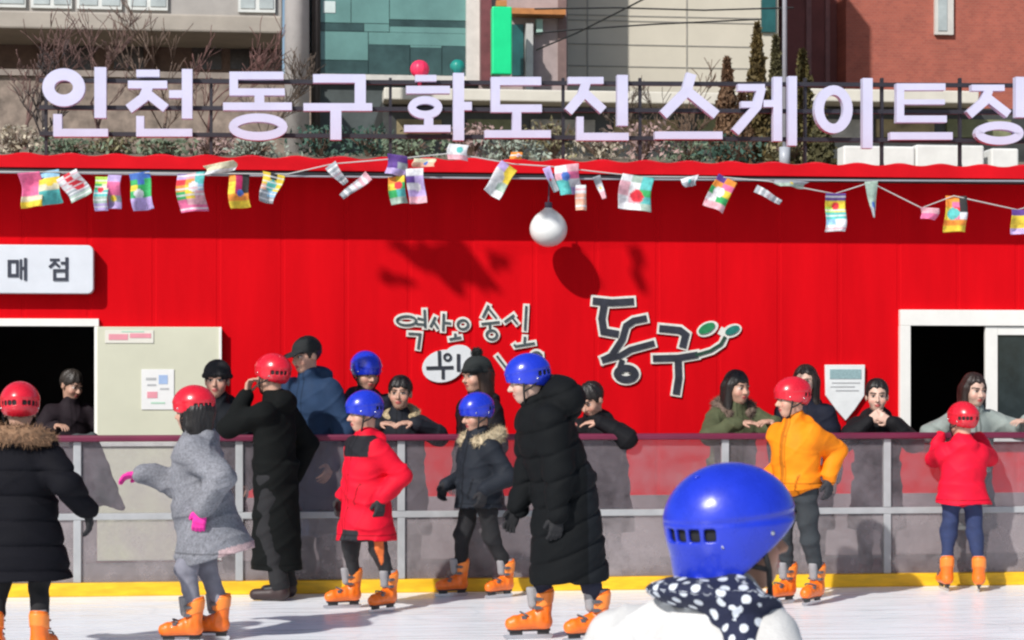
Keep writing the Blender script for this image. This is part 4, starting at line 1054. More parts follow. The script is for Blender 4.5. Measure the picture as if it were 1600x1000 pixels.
# glass building
Yv = 32.0; e = empty('glass_building', (px_x(620, Yv), Yv, GZ)); tag(e, 'building with large teal tinted windows in white frames', 'building')
wf = mat('white_mullion', (.62, .60, .56), .5, .1); tg = mat('teal_glass', (.13, .27, .25), .10, .22, 1.2, spec=.6); dg = mat('dark_spandrel_and_reflection', (.035, .075, .075), .2, .4, 2.5, spec=.5)
q = MB(); q.box((px_x(488, Yv), Yv+.02, 4), (px_x(756, Yv), Yv+9, 11)); P_(q, 'shell', mat('slate_wall', (.07, .085, .085), .7, .3, 3), e)
q = MB(); mbx(q, 489, 500, -60, 127, Yv-.12, Yv+.01); mbx(q, 729, 751, -60, 127, Yv-.18, Yv+.012); mbx(q, 500.3, 728.7, 117, 127, Yv-.11, Yv+.01); P_(q, 'window_frame', wf, e)
for (xa, xb, ya, yb, mm) in ((501, 548, -60, 37, tg), (501, 568, 38, 50, dg), (501, 575, 51, 95, tg), (501, 575, 96, 116.5, dg), (549, 608, -60, 37, tg), (569, 608, 38, 50, tg), (609, 728, -60, 30, tg), (609, 728, 31, 41, dg), (576, 728, 51, 70, tg), (609, 728, 41.5, 50.5, tg), (576, 640, 70.5, 116.5, dg), (641, 690, 74, 116.5, dg), (691, 728, 70.5, 116.5, dg), (641, 690, 70.5, 73.5, tg)):  # low dark panes paint in a dark building's reflection; the strips are spandrels
    q = MB(); mbx(q, xa, xb, ya, yb, Yv-.02, Yv+.005, 620); P_(q, 'pane', mm, e)
q = MB(); mbx(q, 505, 524, 4, 22, Yv-.03, Yv-.021, 620); P_(q, 'notice', mat('pale_notice', (.6, .7, .68), .6, .1), e)
# narrow shop front with the green blade sign
Yn = 31.5; e = empty('shop_building', (px_x(820, Yn), Yn, GZ)); tag(e, 'narrow mauve shop front between the glass building and the beige wall', 'building')
q = MB(); q.box((px_x(752, Yn), Yn, 4), (px_x(886, Yn), Yn+8, 11)); P_(q, 'wall', mat('mauve_render', (.40, .32, .31), .85, .18, 3, .2, 20), e)
q = MB(); mbx(q, 752, 768, -60, 130, Yn-.2, Yn-.002); P_(q, 'pilaster', mat('dark_red_tile', (.17, .05, .055), .6, .25, 6), e)
q = MB(); mbx(q, 800, 818, 38, 118, Yn-.05, Yn-.002); P_(q, 'window', mat('petrol_glass', (.02, .10, .10), .15, .3, 3), e)
q = MB(); mbx(q, 822, 833, 36, 150, Yn-.22, Yn-.003); P_(q, 'pipe', mat('pale_pipe', (.52, .52, .50), .6, .1), e)
q = MB(); mbx(q, 800, 884, 13, 22, Yn-.35, Yn-.004); P_(q, 'beam', mat('ochre_beam', (.50, .20, .06), .6, .2), e)
q = MB(); mbx(q, 872, 885, -60, 130, Yn-.03, Yn-.002); P_(q, 'corner_trim', mat('brown_trim', (.20, .13, .12), .7, .2), e)
q = MB(); mbx(q, 838, 848, 30, 52, Yn-.15, Yn-.003); P_(q, 'meter_box', mat('mint_box', (.35, .52, .45), .6, .1), e)
Yb2 = 30.6; e = empty('blade_sign', (px_x(784, Yb2), Yb2, py_z(784, 116, Yb2))); tag(e, 'tall bright green vertical sign on the mauve shop front', 'sign')
q = MB(); mbx(q, 769, 800, 10, 116, Yb2, Yb2+.22); P_(q, 'panel', mat('bright_green_sign', (.004, .72, .27), .4, .08, 3), e, bevel=.02)
q = MB(); mbx(q, 776, 792, 0, 9.5, Yb2+.05, Yb2+.2); P_(q, 'bracket', mat('ochre_beam', (.5, .2, .06)), e)
# beige wall building
Ye = 33.0; e = empty('beige_building', (px_x(1040, Ye), Ye, GZ)); tag(e, 'plain beige rendered building behind the middle of the sign', 'building')
bg_m = mat('beige_render', (.60, .555, .455), .85, .06, 1.2, .1, 20)
q = MB(); q.box((px_x(886.5, Ye), Ye, 4), (px_x(1216, Ye), Ye+9, 11)); P_(q, 'wall', bg_m, e)
gr = mat('grey_joint', (.34, .32, .28), .8, .1)
for y in (-12, 25, 33, 70, 104):
    q = MB(); mbx(q, 887, 1186, y, y+1.6, Ye-.012, Ye-.002, 1040); P_(q, 'joint', gr, e)
for x in (917, 1072): q = MB(); mbx(q, x, x+2, -60, 140, Ye-.014, Ye-.0025); P_(q, 'joint', gr, e)
q = MB(); mbx(q, 1190, 1212, -60, 50, Ye-.06, Ye-.002); P_(q, 'window', mat('petrol_glass', (.02, .10, .10)), e)
# brick building
Yc = 36.0; e = empty('brick_building', (px_x(1460, Yc), Yc, GZ)); tag(e, 'tall red brick building at the upper right corner', 'building')
bm_ = mat('red_brick', (.40, .115, .08), .85, .13, 2.2, .3, 30)
nb2 = bm_.node_tree; bt = nb2.nodes.new('ShaderNodeTexBrick'); bt.inputs['Scale'].default_value = 5; bt.inputs['Color1'].default_value = (.41, .112, .075, 1); bt.inputs['Color2'].default_value = (.34, .092, .065, 1); bt.inputs['Mortar'].default_value = (.36, .16, .12, 1); bt.inputs['Mortar Size'].default_value = .012
mpb = nb2.nodes.new('ShaderNodeMapping'); mpb.inputs['Rotation'].default_value = (R(90), 0, 0); tcb = nb2.nodes.new('ShaderNodeTexCoord'); nb2.links.new(tcb.outputs['Object'], mpb.inputs[0]); nb2.links.new(mpb.outputs[0], bt.inputs['Vector'])
for n_ in nb2.nodes:
    if n_.type == 'VECT_MATH': nb2.links.new(bt.outputs['Color'], n_.inputs[0])
q = MB(); q.box((px_x(1322, Yc), Yc, 4), (px_x(1900, Yc), Yc+10, 12)); P_(q, 'wall', bm_, e)
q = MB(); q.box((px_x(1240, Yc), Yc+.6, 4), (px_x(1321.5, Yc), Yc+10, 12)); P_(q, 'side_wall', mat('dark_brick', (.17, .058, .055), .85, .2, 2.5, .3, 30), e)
q = MB(); mbx(q, 1461, 1490, -60, 54, Yc-.08, Yc-.003); w_ = P_(q, 'window', mat('white_mullion', (.6, .6, .6)), e)
q = MB(); mbx(q, 1466, 1480, -60, 48, Yc-.095, Yc-.081); P_(q, 'pane', mat('pale_blind_glass', (.4, .4, .4)), w_)
for xa, xb, dz in ((1260, 1268, .55), (1290, 1297, .55)):
    q = MB(); mbx(q, xa, xb, -60, 130, Yc+dz, Yc+.62); P_(q, 'pilaster', mat('mauve_trim', (.22, .11, .11), .8, .2), e)
# low shop row with a pale band
Yt = 28.5; e = empty('shop_row', (px_x(1000, Yt), Yt, GZ)); tag(e, 'low row of shops with a pale band over dark fronts behind the sign letters', 'building')
q = MB(); mbx(q, 600, 1236, 141, 160, Yt-.5, Yt+.0, 900); mbx(q, 1262, 1530, 140, 160, Yt-.52, Yt+.0, 1400); P_(q, 'band', mat('ivory_band', (.66, .63, .55), .7, .1, 2), e, bevel=.02)
q = MB(); q.box((px_x(598, Yt), Yt+.002, 4), (px_x(1620, Yt), Yt+3, py_z(1000, 161, Yt))); P_(q, 'front', mat('dark_shopfront', (.05, .052, .05), .4, .5, 3), e)
for k, (xa, xb) in enumerate(((620, 690), (730, 800), (830, 930), (960, 1060), (1090, 1170), (1290, 1350), (1370, 1460), (1480, 1580))):
    q = MB(); mbx(q, xa, xb, 186, 214, Yt-.06, Yt+.0, xa); P_(q, 'display', mat(('ochre_display', 'olive_display', 'grey_display')[k % 3], ((.30, .24, .13), (.18, .19, .10), (.34, .33, .30))[k % 3], .7, .4, 4), e)
# white low wall at right
Yw2 = 20.2; e = empty('white_wall', (px_x(1455, Yw2), Yw2, 3.5)); tag(e, 'low whitewashed wall just above the roof at the right', 'wall')
q = MB(); mbx(q, 1318, 1430, 229, 262, Yw2, Yw2+.25, 1450); mbx(q, 1431, 1538, 226, 262, Yw2, Yw2+.25, 1450); mbx(q, 1549, 1592, 230, 262, Yw2, Yw2+.25, 1450); P_(q, 'masonry', mat('whitewash', (.72, .73, .70), .8, .1, 4), e, bevel=.02)
# lamp pole
Yd = 21.0; e = empty('lamp_pole', (px_x(1226, Yd), Yd, 3.7)); tag(e, 'thin grey steel pole rising behind the ninth sign letter', 'pole')
q = MB(); q.tube([(0, 0, 0), (0, 0, 6)], .026, 10); q.build('shaft', mat('galvanised_pole', (.42, .45, .50), .4, .1), e, smooth=True)
q = MB(); q.tube([(0, 0, 0), (0, 0, .25)], .06, 10); q.build('base', MATS['galvanised_pole'], e, smooth=True)
# overhead wires
for lab, pts in (('black overhead wire rising to the right across the beige wall', ((838, 78, 30), (900, 52, 29), (960, 22, 28), (1030, -14, 27))),
                 ('level dark overhead wire near the top of the beige wall', ((835, 14, 30), (960, 12, 30), (1100, 16, 30), (1240, 12, 30))),
                 ('sagging dark overhead wire below the level one on the beige wall', ((835, 52, 30), (900, 46, 30), (1020, 38, 30), (1190, 30, 30)))):
    q = MB(); q.tube([at(*p) for p in pts], .013, 5); tag(q.build('overhead_wire', mat('black_cable', (.02, .02, .02), .6, .1)), lab, 'wire')

# ------------------------------------------------------------------ vegetation
def leaf_cloud(pts, size, rng, flat=.5):
    n = len(pts); d = rng.normal(0, 1, (n, 3)); d[:, 2] += flat; d /= np.linalg.norm(d, axis=1)[:, None]
    t = np.cross(d, rng.normal(0, 1, (n, 3))); t /= np.linalg.norm(t, axis=1)[:, None]
    s = size*rng.uniform(.5, 1.4, (n, 1)); b = np.cross(d, t)
    V = np.concatenate([pts-d*s, pts+b*s*.45, pts+d*s, pts-b*s*.45]); k = np.arange(n)
    return V, np.stack([k, k+n, k+2*n, k+3*n], 1)
def conifer(px, top, hw, Y, label, col):
    zt_ = py_z(px, top, Y); base = at(px, 250, Y); z0 = 3.5; hgt = zt_-z0; r = hw*Y/F; rng = np.random.default_rng(int(px))
    e = empty('conifer', (base.x, Y, z0)); tag(e, label, 'tree', 'conifers behind the cabin')
    q = MB(); q.tube([(0, 0, 0), (0, 0, hgt*.9)], [.05, .012], 6); q.build('trunk', mat('bark', (.09, .06, .045), .9, .3, 20), e)
    n = 4200; v = rng.uniform(0, 1, n)**.85; a = rng.uniform(0, 2*math.pi, n)
    lump = 1+.30*np.sin(a*3+v*19)+.22*np.sin(a*5-v*37)
    rad = r*(1-v)**.75*np.minimum(1, .35+v*6)*lump*np.sqrt(rng.uniform(.05, 1, n))
    P = np.stack([rad*np.cos(a), rad*np.sin(a), .15+v*(hgt-.12)], 1)
    V, Q = leaf_cloud(P, .045, rng, 1.2)
    link('crown', arrmesh('crown', V, Q, smooth=False), mat('conifer_%.3f' % col[0], col, .8, .5, 9), e)
conifer(1183, 42, 27, 22.0, 'tallest narrow brown green conifer behind the eighth and ninth sign letters', (.105, .075, .022))
conifer(1136, 96, 27, 21.6, 'reddish brown conifer left of the tallest conifer', (.15, .085, .045))
conifer(1212, 62, 22, 23.0, 'narrow olive conifer behind the thin steel pole', (.085, .075, .030))
conifer(1254, 84, 28, 21.4, 'olive conifer right of the thin steel pole', (.10, .085, .025))
conifer(1284, 175, 20, 21.0, 'short olive conifer behind the tenth sign letter', (.075, .07, .028))
conifer(1160, 150, 22, 21.2, 'short brown conifer between the two tall ones', (.12, .07, .035))
def bare_tree(px, top, Y, label, spread, seed, col=(.13, .085, .07), r0=.05):
    rg = random.Random(seed); z0 = 3.9; h = py_z(px, top, Y)-z0
    e = empty('bare_tree', (px_x(px, Y), Y, z0)); tag(e, label, 'tree', 'bare trees behind the cabin')
    tr = MB(); br = MB()
    def grow(mb, p, d, L, r, depth):
        pts = [p]; rr = [r]
        for k in range(3):
            d = (d+Vector((rg.uniform(-.22, .22), rg.uniform(-.22, .22), rg.uniform(-.05, .14)))).normalized(); p = p+d*L/3; pts.append(p); rr.append(max(.0050, r*(1-.18*(k+1))))
        mb.tube(pts, rr, 5 if depth > 1 else 3)
        if depth == 0: return
        for k in range(rg.choice((3, 4)) if depth > 1 else 3):
            b = pts[rg.choice((1, 2, 3))]; a = rg.uniform(0, 6.28); t = rg.uniform(.35, .9)*spread
            nd = (d+Vector((math.cos(a)*t, math.sin(a)*t, rg.uniform(.0, .3)))).normalized()
            grow(br, b, nd, L*rg.uniform(.55, .8), rr[-1]*.62, depth-1)
    grow(tr, Vector((0, 0, 0)), Vector((rg.uniform(-.1, .1), 0, 1)), h*.42, r0, 4)
    m = mat('twig_%.3f' % col[0], col, .85, .3, 12); tr.build('trunk', m, e, smooth=True); br.build('crown', m, e, smooth=True)
for i, (px, tp, Y, lab, c) in enumerate(((34, 0, 24, 'bare tree with reddish twigs left of the first sign letter', (.15, .085, .075)), (72, 60, 22.5, 'dark stemmed bare tree at the left end of the sign', (.05, .04, .04)), (165, -10, 25, 'bare reddish tree behind the first sign letter', (.15, .08, .07)),
       (236, 30, 24, 'thin bare tree behind the second sign letter', (.16, .11, .085)), (318, -5, 25, 'bare reddish tree behind the gap before the third sign letter', (.17, .085, .075)), (405, 40, 24.4, 'bare brown tree left of the utility pole', (.12, .09, .07)),
       (1008, 85, 24, 'small bare tree in front of the beige wall left', (.12, .09, .06)), (1080, 78, 23, 'small bare tree behind the eighth sign letter', (.14, .09, .06)))):
    bare_tree(px, tp, Y, lab, 1.0, 20+i, c, .035 if i != 1 else .055)
def shrub(px, top, hw, Y, label, col, seed):
    rng = np.random.default_rng(seed); z0 = 3.55+(Y-19)*.12; h = py_z(px, top+8, Y)-z0; r = hw*Y/F
    e = empty('shrub', (px_x(px, Y), Y, z0)); tag(e, label, 'shrub', 'shrubs on the bank behind the cabin')
    q = MB()
    for k in range(22):
        a = k*2.4; q.tube([(0, 0, 0), (math.cos(a)*r*.4, math.sin(a)*r*.3, h*.5), (math.cos(a)*r*(.3+.7*((k*37) % 10)/10), math.sin(a)*r*.5, h*(.8+.35*((k*53) % 10)/10))], [.012, .008, .003], 4)
    q.build('stems', mat('shrub_stem', (.17, .115, .085), .9, .3), e)
    c = rng.normal(0, .45, (26, 3))*[r, r*.6, h*.28]+[0, 0, h*.55]; n = 320
    P = c[rng.integers(0, 26, n)]+rng.normal(0, .085, (n, 3)); P[:, 2] = np.clip(P[:, 2], .02, h*1.1)
    V, Q = leaf_cloud(P, .035, rng)
    link('foliage', arrmesh('foliage', V, Q, smooth=False), mat('shrub_%.3f_%.3f' % (col[0], col[1]), col, .8, .5, 7), e)
SHC = [('dull green', (.15, .20, .13)), ('pinkish brown', (.36, .25, .23)), ('olive', (.22, .20, .11)), ('grey green', (.28, .33, .27)), ('dark green', (.045, .10, .075)), ('pale straw', (.44, .39, .30))]
where = ['left of the first letter', 'under the first letter', 'between the first and second letter', 'under the second letter', 'before the third letter', 'under the third letter', 'under the fourth letter', 'right of the fourth letter', 'under the fifth letter', 'right of the fifth letter', 'under the sixth letter', 'before the seventh letter', 'under the seventh letter', 'before the eighth letter', 'under the eighth letter', 'at the foot of the tallest conifer', 'under the ninth letter']
for i, (px, tp, k) in enumerate(((25, 196, 5), (105, 214, 0), (180, 206, 2), (255, 216, 0), (325, 208, 1), (400, 216, 3), (500, 196, 4), (575, 196, 4), (640, 214, 0), (735, 190, 1), (800, 212, 3), (865, 184, 2), (935, 205, 5), (1005, 190, 1), (1075, 214, 0), (1150, 208, 4), (1235, 214, 2))):
    shrub(px, tp, 44, 20.6+(i*7 % 5)*.35, '%s low shrub on the bank %s' % (SHC[k][0], where[i]), SHC[k][1], 100+i)
# ------------------------------------------------------------------ the skaters and the spectators
ICE = 'skaters on the ice'; SPEC = 'spectators behind the barrier'
def base_at(px, Y, z=0): p = at(px, 500, Y); return Vector((p.x, p.y, z))
BLACK = (.010, .010, .012)
def front(V, pel, lo, hi): return (V[:, 1] < pel[1]-.02) & (V[:, 2] > lo) & (V[:, 2] < hi)

# long grey coat, red helmet, pink gloves
b = on_ice(315, 1003)
def f_grey(V, c, pel, s, SH, w):
    tw = np.random.default_rng(5).normal(1, .16, (len(V), 1)).clip(.6, 1.4)
    c[V[:, 2] < .50] = (.46, .37, .37); k = np.clip((V[:, 2]-.46)/.06, 0, 1)[:, None]
    return np.where(V[:, 2:3] < .54, c*(1-k)+nv((.21, .215, .24))*k, c) if False else np.where((V[:, 1:2] > .13-.5*(V[:, 2:3]-.47)*0) & (V[:, 2:3] < .53+.25*(V[:, 1:2]-.13)), nv((.50, .36, .37)), nv((.21, .215, .24)))*tw
person('child in a long grey coat, red helmet and pink gloves skating to the left', b, -98, 1.34, group=ICE,
       head=(-18, 4, 0), lean=4, hipshift=.0, arms=(dict(t=(-.10, -.36, .935), e=(-.3, .5, -1), d=(.05, -1, -.1), n=(.3, 0, -1), curl=.5), dict(t=(.21, .04, .76), d=(.05, -.2, -1), curl=.5)),
       feet=((-.08, .04, 0, -4), (.09, -.08, 0, 8)), coat=dict(col=(.21, .215, .24), hem=.47, t=.055, flare=(.20, .215), swing=(0, .085), wr=.011, rough=.8, sl=.08, fn=f_grey),
       trousers=((.20, .20, .24), .85), hair=('bob', (.010, .008, .008)), helm='red', gloves=(.75, .03, .32), extras={'cuff': (.72, .66, .74)}, hh=.22)

# child in black padded coat at the left edge, back turned
b = on_ice(30, 1030)
person('child in black padded coat with brown fur collar and red helmet, back turned', b, 172, 1.36, group=ICE,
       head=(14, 6, 0), arms=(dict(t=(-.36, -.02, .78), d=(-.1, -.1, -1), curl=.5), dict(t=(.34, -.08, .80), curl=.5)), feet=((-.13, 0, 0, -8), (.12, .02, 0, 8)),
       coat=dict(col=(.006, .006, .009), hem=.43, t=.06, quilt=.13, flare=(.28, .21), wr=.008, rough=.8, fur=((.26, .15, .085), .035, 1.25)),
       trousers=(BLACK, .8), hair=('short', (.012, .01, .01)), helm='red', gloves=(.012, .012, .014), hh=.225)

# long black coat with red helmet at the barrier
b = base_at(432, YB-.30)
person('person in ankle length black coat and red helmet raising a bare hand', b, -118, 1.575, group=ICE, skates=False, shoes=(.03, .014, .014),
       head=(-8, -4, 0), lean=2, arms=(dict(t=(-.26, .0, .80), e=(-.6, .5, -.3), curl=.5), dict(t=(.10, -.17, 1.36), e=(.3, -.1, -1), d=(-.1, .15, 1), n=(0, .8, -.1), curl=.8)),
       feet=((-.10, 0, 0, -5), (.11, .05, 0, 10)), coat=dict(col=(.006, .007, .007), hem=.20, t=.022, flare=(.165, .175), wr=.007, rough=.85),
       trousers=(BLACK, .8), hair=('short', (.015, .01, .009)), helm='red')

# red coat, blue helmet
b = on_ice(572, 953)
def f_red(V, c, pel, s, SH, w):
    z = V[:, 2]; x = V[:, 0]
    c[(z > .98) & (z < 1.115) & (V[:, 1] < .02) & (np.abs(x) < .15)] = (.018, .018, .022)
    c[(z < .52) & (V[:, 1] < -.05) & (x > -.02) & (x < .12)] = (.03, .03, .035)
    return c
def t_red(V, c):
    c[(V[:, 0] > .15) & (V[:, 0] < .20) & (V[:, 1] < .02) & (V[:, 2] < .46)] = (.75, .16, .03); return c
person('child in a bright red coat with black chest band and blue helmet', b, -60, 1.30, group=ICE,
       head=(-14, 6, 0), arms=(dict(t=(-.17, -.08, .71), d=(-.04, -.2, -1), curl=.5), dict(t=(.175, -.0, .71), d=(.1, -.2, -1), curl=.5)), feet=((-.15, -.06, 0, -14), (.15, .04, 0, 16)),
       coat=dict(col=(.72, .008, .030), hem=.45, t=.038, flare=(.21, .185), wr=.010, rough=.6, fn=f_red), trousers=((.014, .014, .016), .6), trfn=t_red, hair=('short', (.012, .009, .008)), helm='blue', gloves=(.02, .02, .022), hh=.222)

# dark jacket, fur hood, blue helmet, near the barrier
b = base_at(748, YB-.34)
person('child in a charcoal jacket with beige fur hood and blue helmet skating by the barrier', b, -62, 1.28, group=ICE,
       head=(-6, 12, 0), arms=(dict(t=(-.17, -.16, .76), d=(0, -.4, -1), curl=.6), dict(t=(.18, -.08, .73), d=(0, -.2, -1), curl=.6)), feet=((-.12, -.12, 0, -6), (.12, .10, 0, 8)),
       coat=dict(col=(.020, .024, .032), hem=.60, t=.035, flare=(.19, .16), wr=.010, rough=.65, fur=((.46, .38, .25), .03, 1.1)), trousers=(BLACK, .8), hair=('short', (.012, .01, .01)), helm='blue', gloves=(.015, .015, .018), hh=.222)

# woman in the long black coat bending forward
b = on_ice(868, 1001)
def f_blk(V, c, pel, s, SH, w):
    c[V[:, 1] > pel[1]+.03] = (.012, .014, .017); return c
person('woman in a long black padded coat and blue helmet bending over the small skater', b, -78, 1.56, group=ICE,
       lean=24, hipshift=.09, head=(-14, 12, 0), arms=(dict(t=(-.17, -.17, .73), e=(-.2, .6, -.4), curl=.5), dict(t=(.20, -.06, .72), e=(.2, .6, -.4), d=(0, -.1, -1), curl=.5)),
       feet=((-.11, -.10, 0, -4), (.12, .16, 0, 6)), coat=dict(col=(.006, .007, .008), hem=.34, t=.055, quilt=.14, flare=(.22, .225), swing=(0, .03), wr=.008, rough=.8, hk=1.85, fn=f_blk),
       trousers=((.014, .016, .035), .85), hair=('tied', (.022, .012, .009)), helm='blue', gloves=(.012, .012, .014), skin='pale')

# orange jacket, red helmet
b = on_ice(1246, 944)
def f_or(V, c, pel, s, SH, w):
    c[(np.abs(V[:, 0]) < .012) & (V[:, 1] < pel[1])] = (.45, .14, .01); return c
person('child in an orange jacket, dark trousers and red helmet standing sideways on the ice', b, -52, 1.385, group=ICE,
       head=(-30, 4, 0), lean=5, arms=(dict(t=(-.18, -.08, .83), e=(-.1, .9, -.2), curl=.5), dict(t=(.19, .08, .82), e=(.1, .9, -.2), d=(.02, .05, -1), curl=.5)), feet=((-.08, -.05, 0, -4), (.09, .05, 0, 10)),
       coat=dict(col=(.90, .25, .010), hem=.76, t=.035, flare=(.19, .155), wr=.009, rough=.6, fn=f_or), trousers=((.030, .036, .042), .85), hair=('short', (.02, .013, .01)), helm='red', gloves=(.03, .03, .035), hh=.222)

# red jacket, jeans, at the barrier
b = base_at(1504, YB-.33)
person('child in red jacket, blue jeans and red helmet holding the barrier, back turned', b, 168, 1.215, group=ICE,
       head=(34, 0, 0), arms=(dict(t=(-.15, -.30, 1.06), e=(-.45, .2, -.9), d=(.3, -1, .1), n=(0, 0, -1), curl=.7), dict(t=(.12, -.30, 1.06), e=(.35, .2, -.9), d=(-.2, -1, .1), n=(0, 0, -1), curl=.7)), feet=((-.11, 0, 0, -6), (.12, -.02, 0, 10)),
       coat=dict(col=(.74, .009, .036), hem=.60, t=.035, flare=(.20, .155), wr=.009, rough=.6), trousers=((.022, .036, .105), .85), hair=('short', (.012, .01, .01)), helm='red', gloves=(.016, .016, .018), hh=.215)

# the child in the foreground: white jacket, dotted hood, blue helmet
b = base_at(1100, 4.50); b.z = 0
dots = bpy.data.materials.new('navy_dotted_cloth'); dots.use_nodes = True; n = dots.node_tree.nodes; l = dots.node_tree.links
tc = n.new('ShaderNodeTexCoord'); at_ = n.new('ShaderNodeAttribute'); at_.attribute_name = 'Cloth'; sep = n.new('ShaderNodeSeparateXYZ'); l.new(at_.outputs['Vector'], sep.inputs[0])
def math_(op, a, b_=None):
    m_ = n.new('ShaderNodeMath'); m_.operation = op
    for i, v_ in enumerate((a, b_)):
        if v_ is None: continue
        if isinstance(v_, (int, float)): m_.inputs[i].default_value = v_
        else: l.new(v_, m_.inputs[i])
    return m_.outputs[0]
u, v = sep.outputs['X'], sep.outputs['Y']
per = .058
pa = math_('DIVIDE', math_('ADD', u, v), per); pb = math_('DIVIDE', math_('SUBTRACT', u, v), per)
fa = math_('SUBTRACT', math_('FRACT', pa), .5); fb = math_('SUBTRACT', math_('FRACT', pb), .5)
d2 = math_('ADD', math_('MULTIPLY', fa, fa), math_('MULTIPLY', fb, fb))
inside = math_('LESS_THAN', d2, .072)
mx = n.new('ShaderNodeMix'); mx.data_type = 'RGBA'; mx.inputs['A'].default_value = (.010, .014, .045, 1); mx.inputs['B'].default_value = (.66, .70, .76, 1)
l.new(inside, mx.inputs['Factor']); l.new(mx.outputs['Result'], n['Principled BSDF'].inputs['Base Color']); n['Principled BSDF'].inputs['Roughness'].default_value = .85
nb_ = n.new('ShaderNodeTexNoise'); nb_.inputs['Scale'].default_value = 60; l.new(tc.outputs['Object'], nb_.inputs['Vector']); bp_ = n.new('ShaderNodeBump'); bp_.inputs['Strength'].default_value = .25; bp_.inputs['Distance'].default_value = .01; l.new(nb_.outputs['Fac'], bp_.inputs['Height']); l.new(bp_.outputs[0], n['Principled BSDF'].inputs['Normal'])
root, K = person('foreground child in a white jacket, dotted navy hood and blue helmet, back turned', b, 138, 1.21, group=ICE,
       head=(-47, -6, -3), lean=28, hipshift=.05, arms=(dict(t=(-.28, -.12, .72), curl=.5), dict(t=(.46, -.20, .74), e=(.8, .2, .5), curl=.5)), coat=dict(sl=.085, col=(.60, .595, .58), hem=.55, flare=(.21, .18), wr=.012, rough=.75, hood=None, t=.05),
       trousers=((.03, .035, .06), .85), hair=('short', (.014, .010, .008)), helm='blue', gloves=(.05, .05, .06), bh=.0055, fine=True, hh=.232, skin='tan', hgrow=1.19)
NB, bk, s_, lat, hs, w_ = K['NB'], K['bk'], K['s'], K['lat'], K['hs'], K['w']
f = Field()
f.rc(NB-s_*.02, NB+s_*.025, .086, .076, .03)
f.el(NB+bk*.085+s_*.012, (.160, .125, .038), np.stack([lat, unit(bk-s_*.30), unit(s_+bk*.30)], 1), .04)
f.rc(NB-lat*.11-s_*.030-bk*.01, NB+lat*.11-s_*.030-bk*.01, .060, k=.05)
f.rc(NB-bk*.04-s_*.03, NB-bk*.085-s_*.10, .062, .035, .04)
f.rc(NB-lat*.06-s_*.02, NB-lat*.165-bk*.01-s_*.17, .066, .060, .05).rc(NB-lat*.06+bk*.08, NB-lat*.14+bk*.075-s_*.15, .058, .052, .05).rc(NB-lat*.06-bk*.05, NB-lat*.09-bk*.10-s_*.15, .055, .045, .05)
f.disp = lambda P: wrinkle(P, .007, 1.6, 4); f.amp = .01
V, Q = f.mesh(.006); me = arrmesh('hood', V, Q)
D = V-(NB+s_*.10); xa, ya = D@lat, D@bk; rr_ = np.linalg.norm(D, axis=1)
ca = me.attributes.new('Cloth', 'FLOAT_VECTOR', 'POINT'); Nn = vnormals(V, Q); flat_ = np.abs(Nn@s_) > .62
ca.data.foreach_set('vector', np.stack([np.where(flat_, xa, np.arctan2(xa, ya)*np.clip(np.hypot(xa, ya), .08, .2)), np.where(flat_, ya, -(D@s_)), rr_*0], 1).astype(np.float32).ravel())
link('hood', me, dots, root)

# spectators
def leaner(label, px, Y, rz, H, coat, hair, rail=1.115, spread=.22, dx=0, hat=None, lean=10, head=(0, 0, 0), reach=.30, skin='fair', fur=None, gloves=None, arms=None, helm=None):
    z0 = .03
    a = arms or (dict(t=(-spread+.10+dx, -reach, rail-z0+.045), e=(-.9, .2, -.5), d=(.8, -.35, 0), n=(0, .2, -1), curl=.35), dict(t=(spread-.10+dx, -reach-.03, rail-z0+.050), e=(.9, .2, -.5), d=(-.8, -.3, 0), n=(0, .2, -1), curl=.35))
    c = dict(hem=.34, t=.035, flare=(.22, .18), wr=.010, rough=.7); c.update(coat)
    if fur: c['fur'] = fur
    return person(label, base_at(px, Y, z0), rz, H, group=SPEC, skates=False, lean=lean, hipshift=.06, head=head, arms=a, coat=c, hair=hair, hat=hat, skin=skin, gloves=gloves, helm=helm)
DK = (.012, .009, .008)
leaner('spectator in a black beanie and dark hooded jacket beside the cream panel', 340, YB+.42, -12, 1.52, dict(col=(.012, .014, .018)), ('short', DK), arms=({}, {}), hat=('beanie', (.014, .014, .016)), head=(4, 2, 0), lean=6)
leaner('man in a black cap and navy jacket looking down behind the long black coat', 492, YB+.34, -42, 1.70, dict(col=(.022, .045, .095)), ('short', DK), arms=(dict(t=(-.25, -.12, .85)), dict(t=(.26, -.12, .85))), hat=('cap', (.010, .012, .013)), lean=12, head=(-12, 10, 0), rail=1.10)
leaner('spectator in a blue helmet and dark jacket behind the child in red', 572, YB+.46, 12, 1.57, dict(col=(.018, .020, .032)), ('short', DK), arms=({}, {}), helm='blue', lean=4, head=(14, 14, 0))
leaner('woman with tied dark hair and beige fur collar leaning behind the barrier', 626, YB+.40, -8, 1.43, dict(col=(.016, .018, .024), hood=None), ('tied', DK), lean=10, head=(-4, 2, 0), fur=((.45, .36, .22), .015, .85))
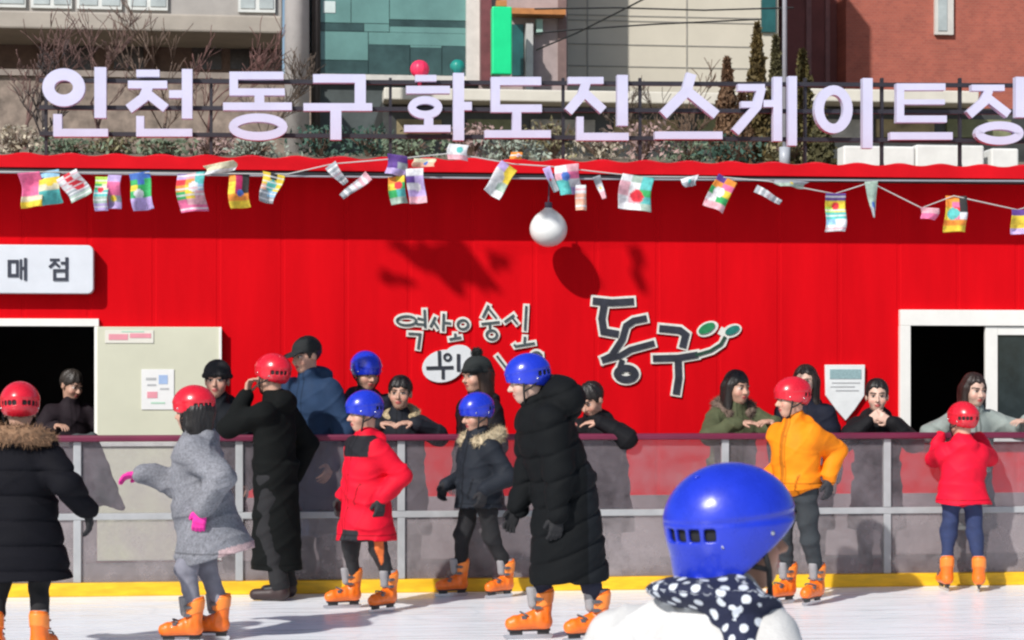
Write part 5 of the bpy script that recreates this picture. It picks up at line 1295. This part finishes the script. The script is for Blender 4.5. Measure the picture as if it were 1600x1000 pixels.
leaner('woman in a black bobble hat with long brown hair in profile to the left', 742, YB+.55, -62, 1.55, dict(col=(.012, .011, .014), hem=.40), ('long', (.030, .014, .008)), arms=({}, {}), hat=('bobble', (.012, .016, .016), (.014, .016, .016)), lean=3, head=(0, 6, 0), rail=1.10)
leaner('spectator in black hunched over the barrier right of the bending woman', 942, YB+.40, -38, 1.42, dict(col=(.010, .010, .012), t=.045), ('short', DK), lean=24, head=(-10, 30, 0), spread=.26)
leaner('woman with dark hair in an olive coat with hands on the barrier', 1146, YB+.42, 10, 1.47, dict(col=(.085, .095, .050), t=.035), ('long', DK), lean=12, head=(16, 6, 0), fur=((.16, .11, .085), .03, 1.05), dx=.04)
leaner('woman with long dark hair in a dark navy coat behind the child in orange', 1258, YB+.52, -20, 1.50, dict(col=(.014, .016, .028)), ('long_parted', (.02, .014, .01)), arms=({}, {}), lean=5, head=(-8, 4, 0), skin='pale')
leaner('pale faced woman in a black coat with hands together below her chin', 1370, YB+.44, -16, 1.41, dict(col=(.012, .012, .014)), ('tied_parted', DK), lean=12, head=(2, 4, 0), skin='pale',
       arms=(dict(t=(-.06, -.24, 1.14), e=(-.8, -.2, -.8), d=(.5, -.1, .35), n=(.2, .6, 0), curl=.7), dict(t=(.10, -.25, 1.13), e=(.8, -.2, -.8), d=(-.6, -.05, .3), n=(-.2, .6, 0), curl=.7)))
leaner('woman with long dark hair in pale grey green coat before the right window', 1516, YB+.42, 6, 1.45, dict(col=(.27, .31, .29), t=.035), ('long_parted', (.022, .012, .009)), lean=12, head=(6, 8, 0), spread=.38, skin='pale')
# the clerk inside the hatch
person('clerk with short dark hair looking down behind the left hatch', base_at(106, YW+.42, .06), 22, 1.45, group='people inside the cabin', skates=False, lean=10, head=(22, 20, 0),
       arms=(dict(t=(-.18, -.33, 1.04), d=(.3, -1, 0), n=(0, 0, -1), curl=.5), dict(t=(.18, -.33, 1.04), d=(-.3, -1, 0), n=(0, 0, -1), curl=.5)),
       coat=dict(col=(.020, .014, .018), hem=.7, flare=(.20, .15), hood=None), hair=('short', (.035, .028, .024)))
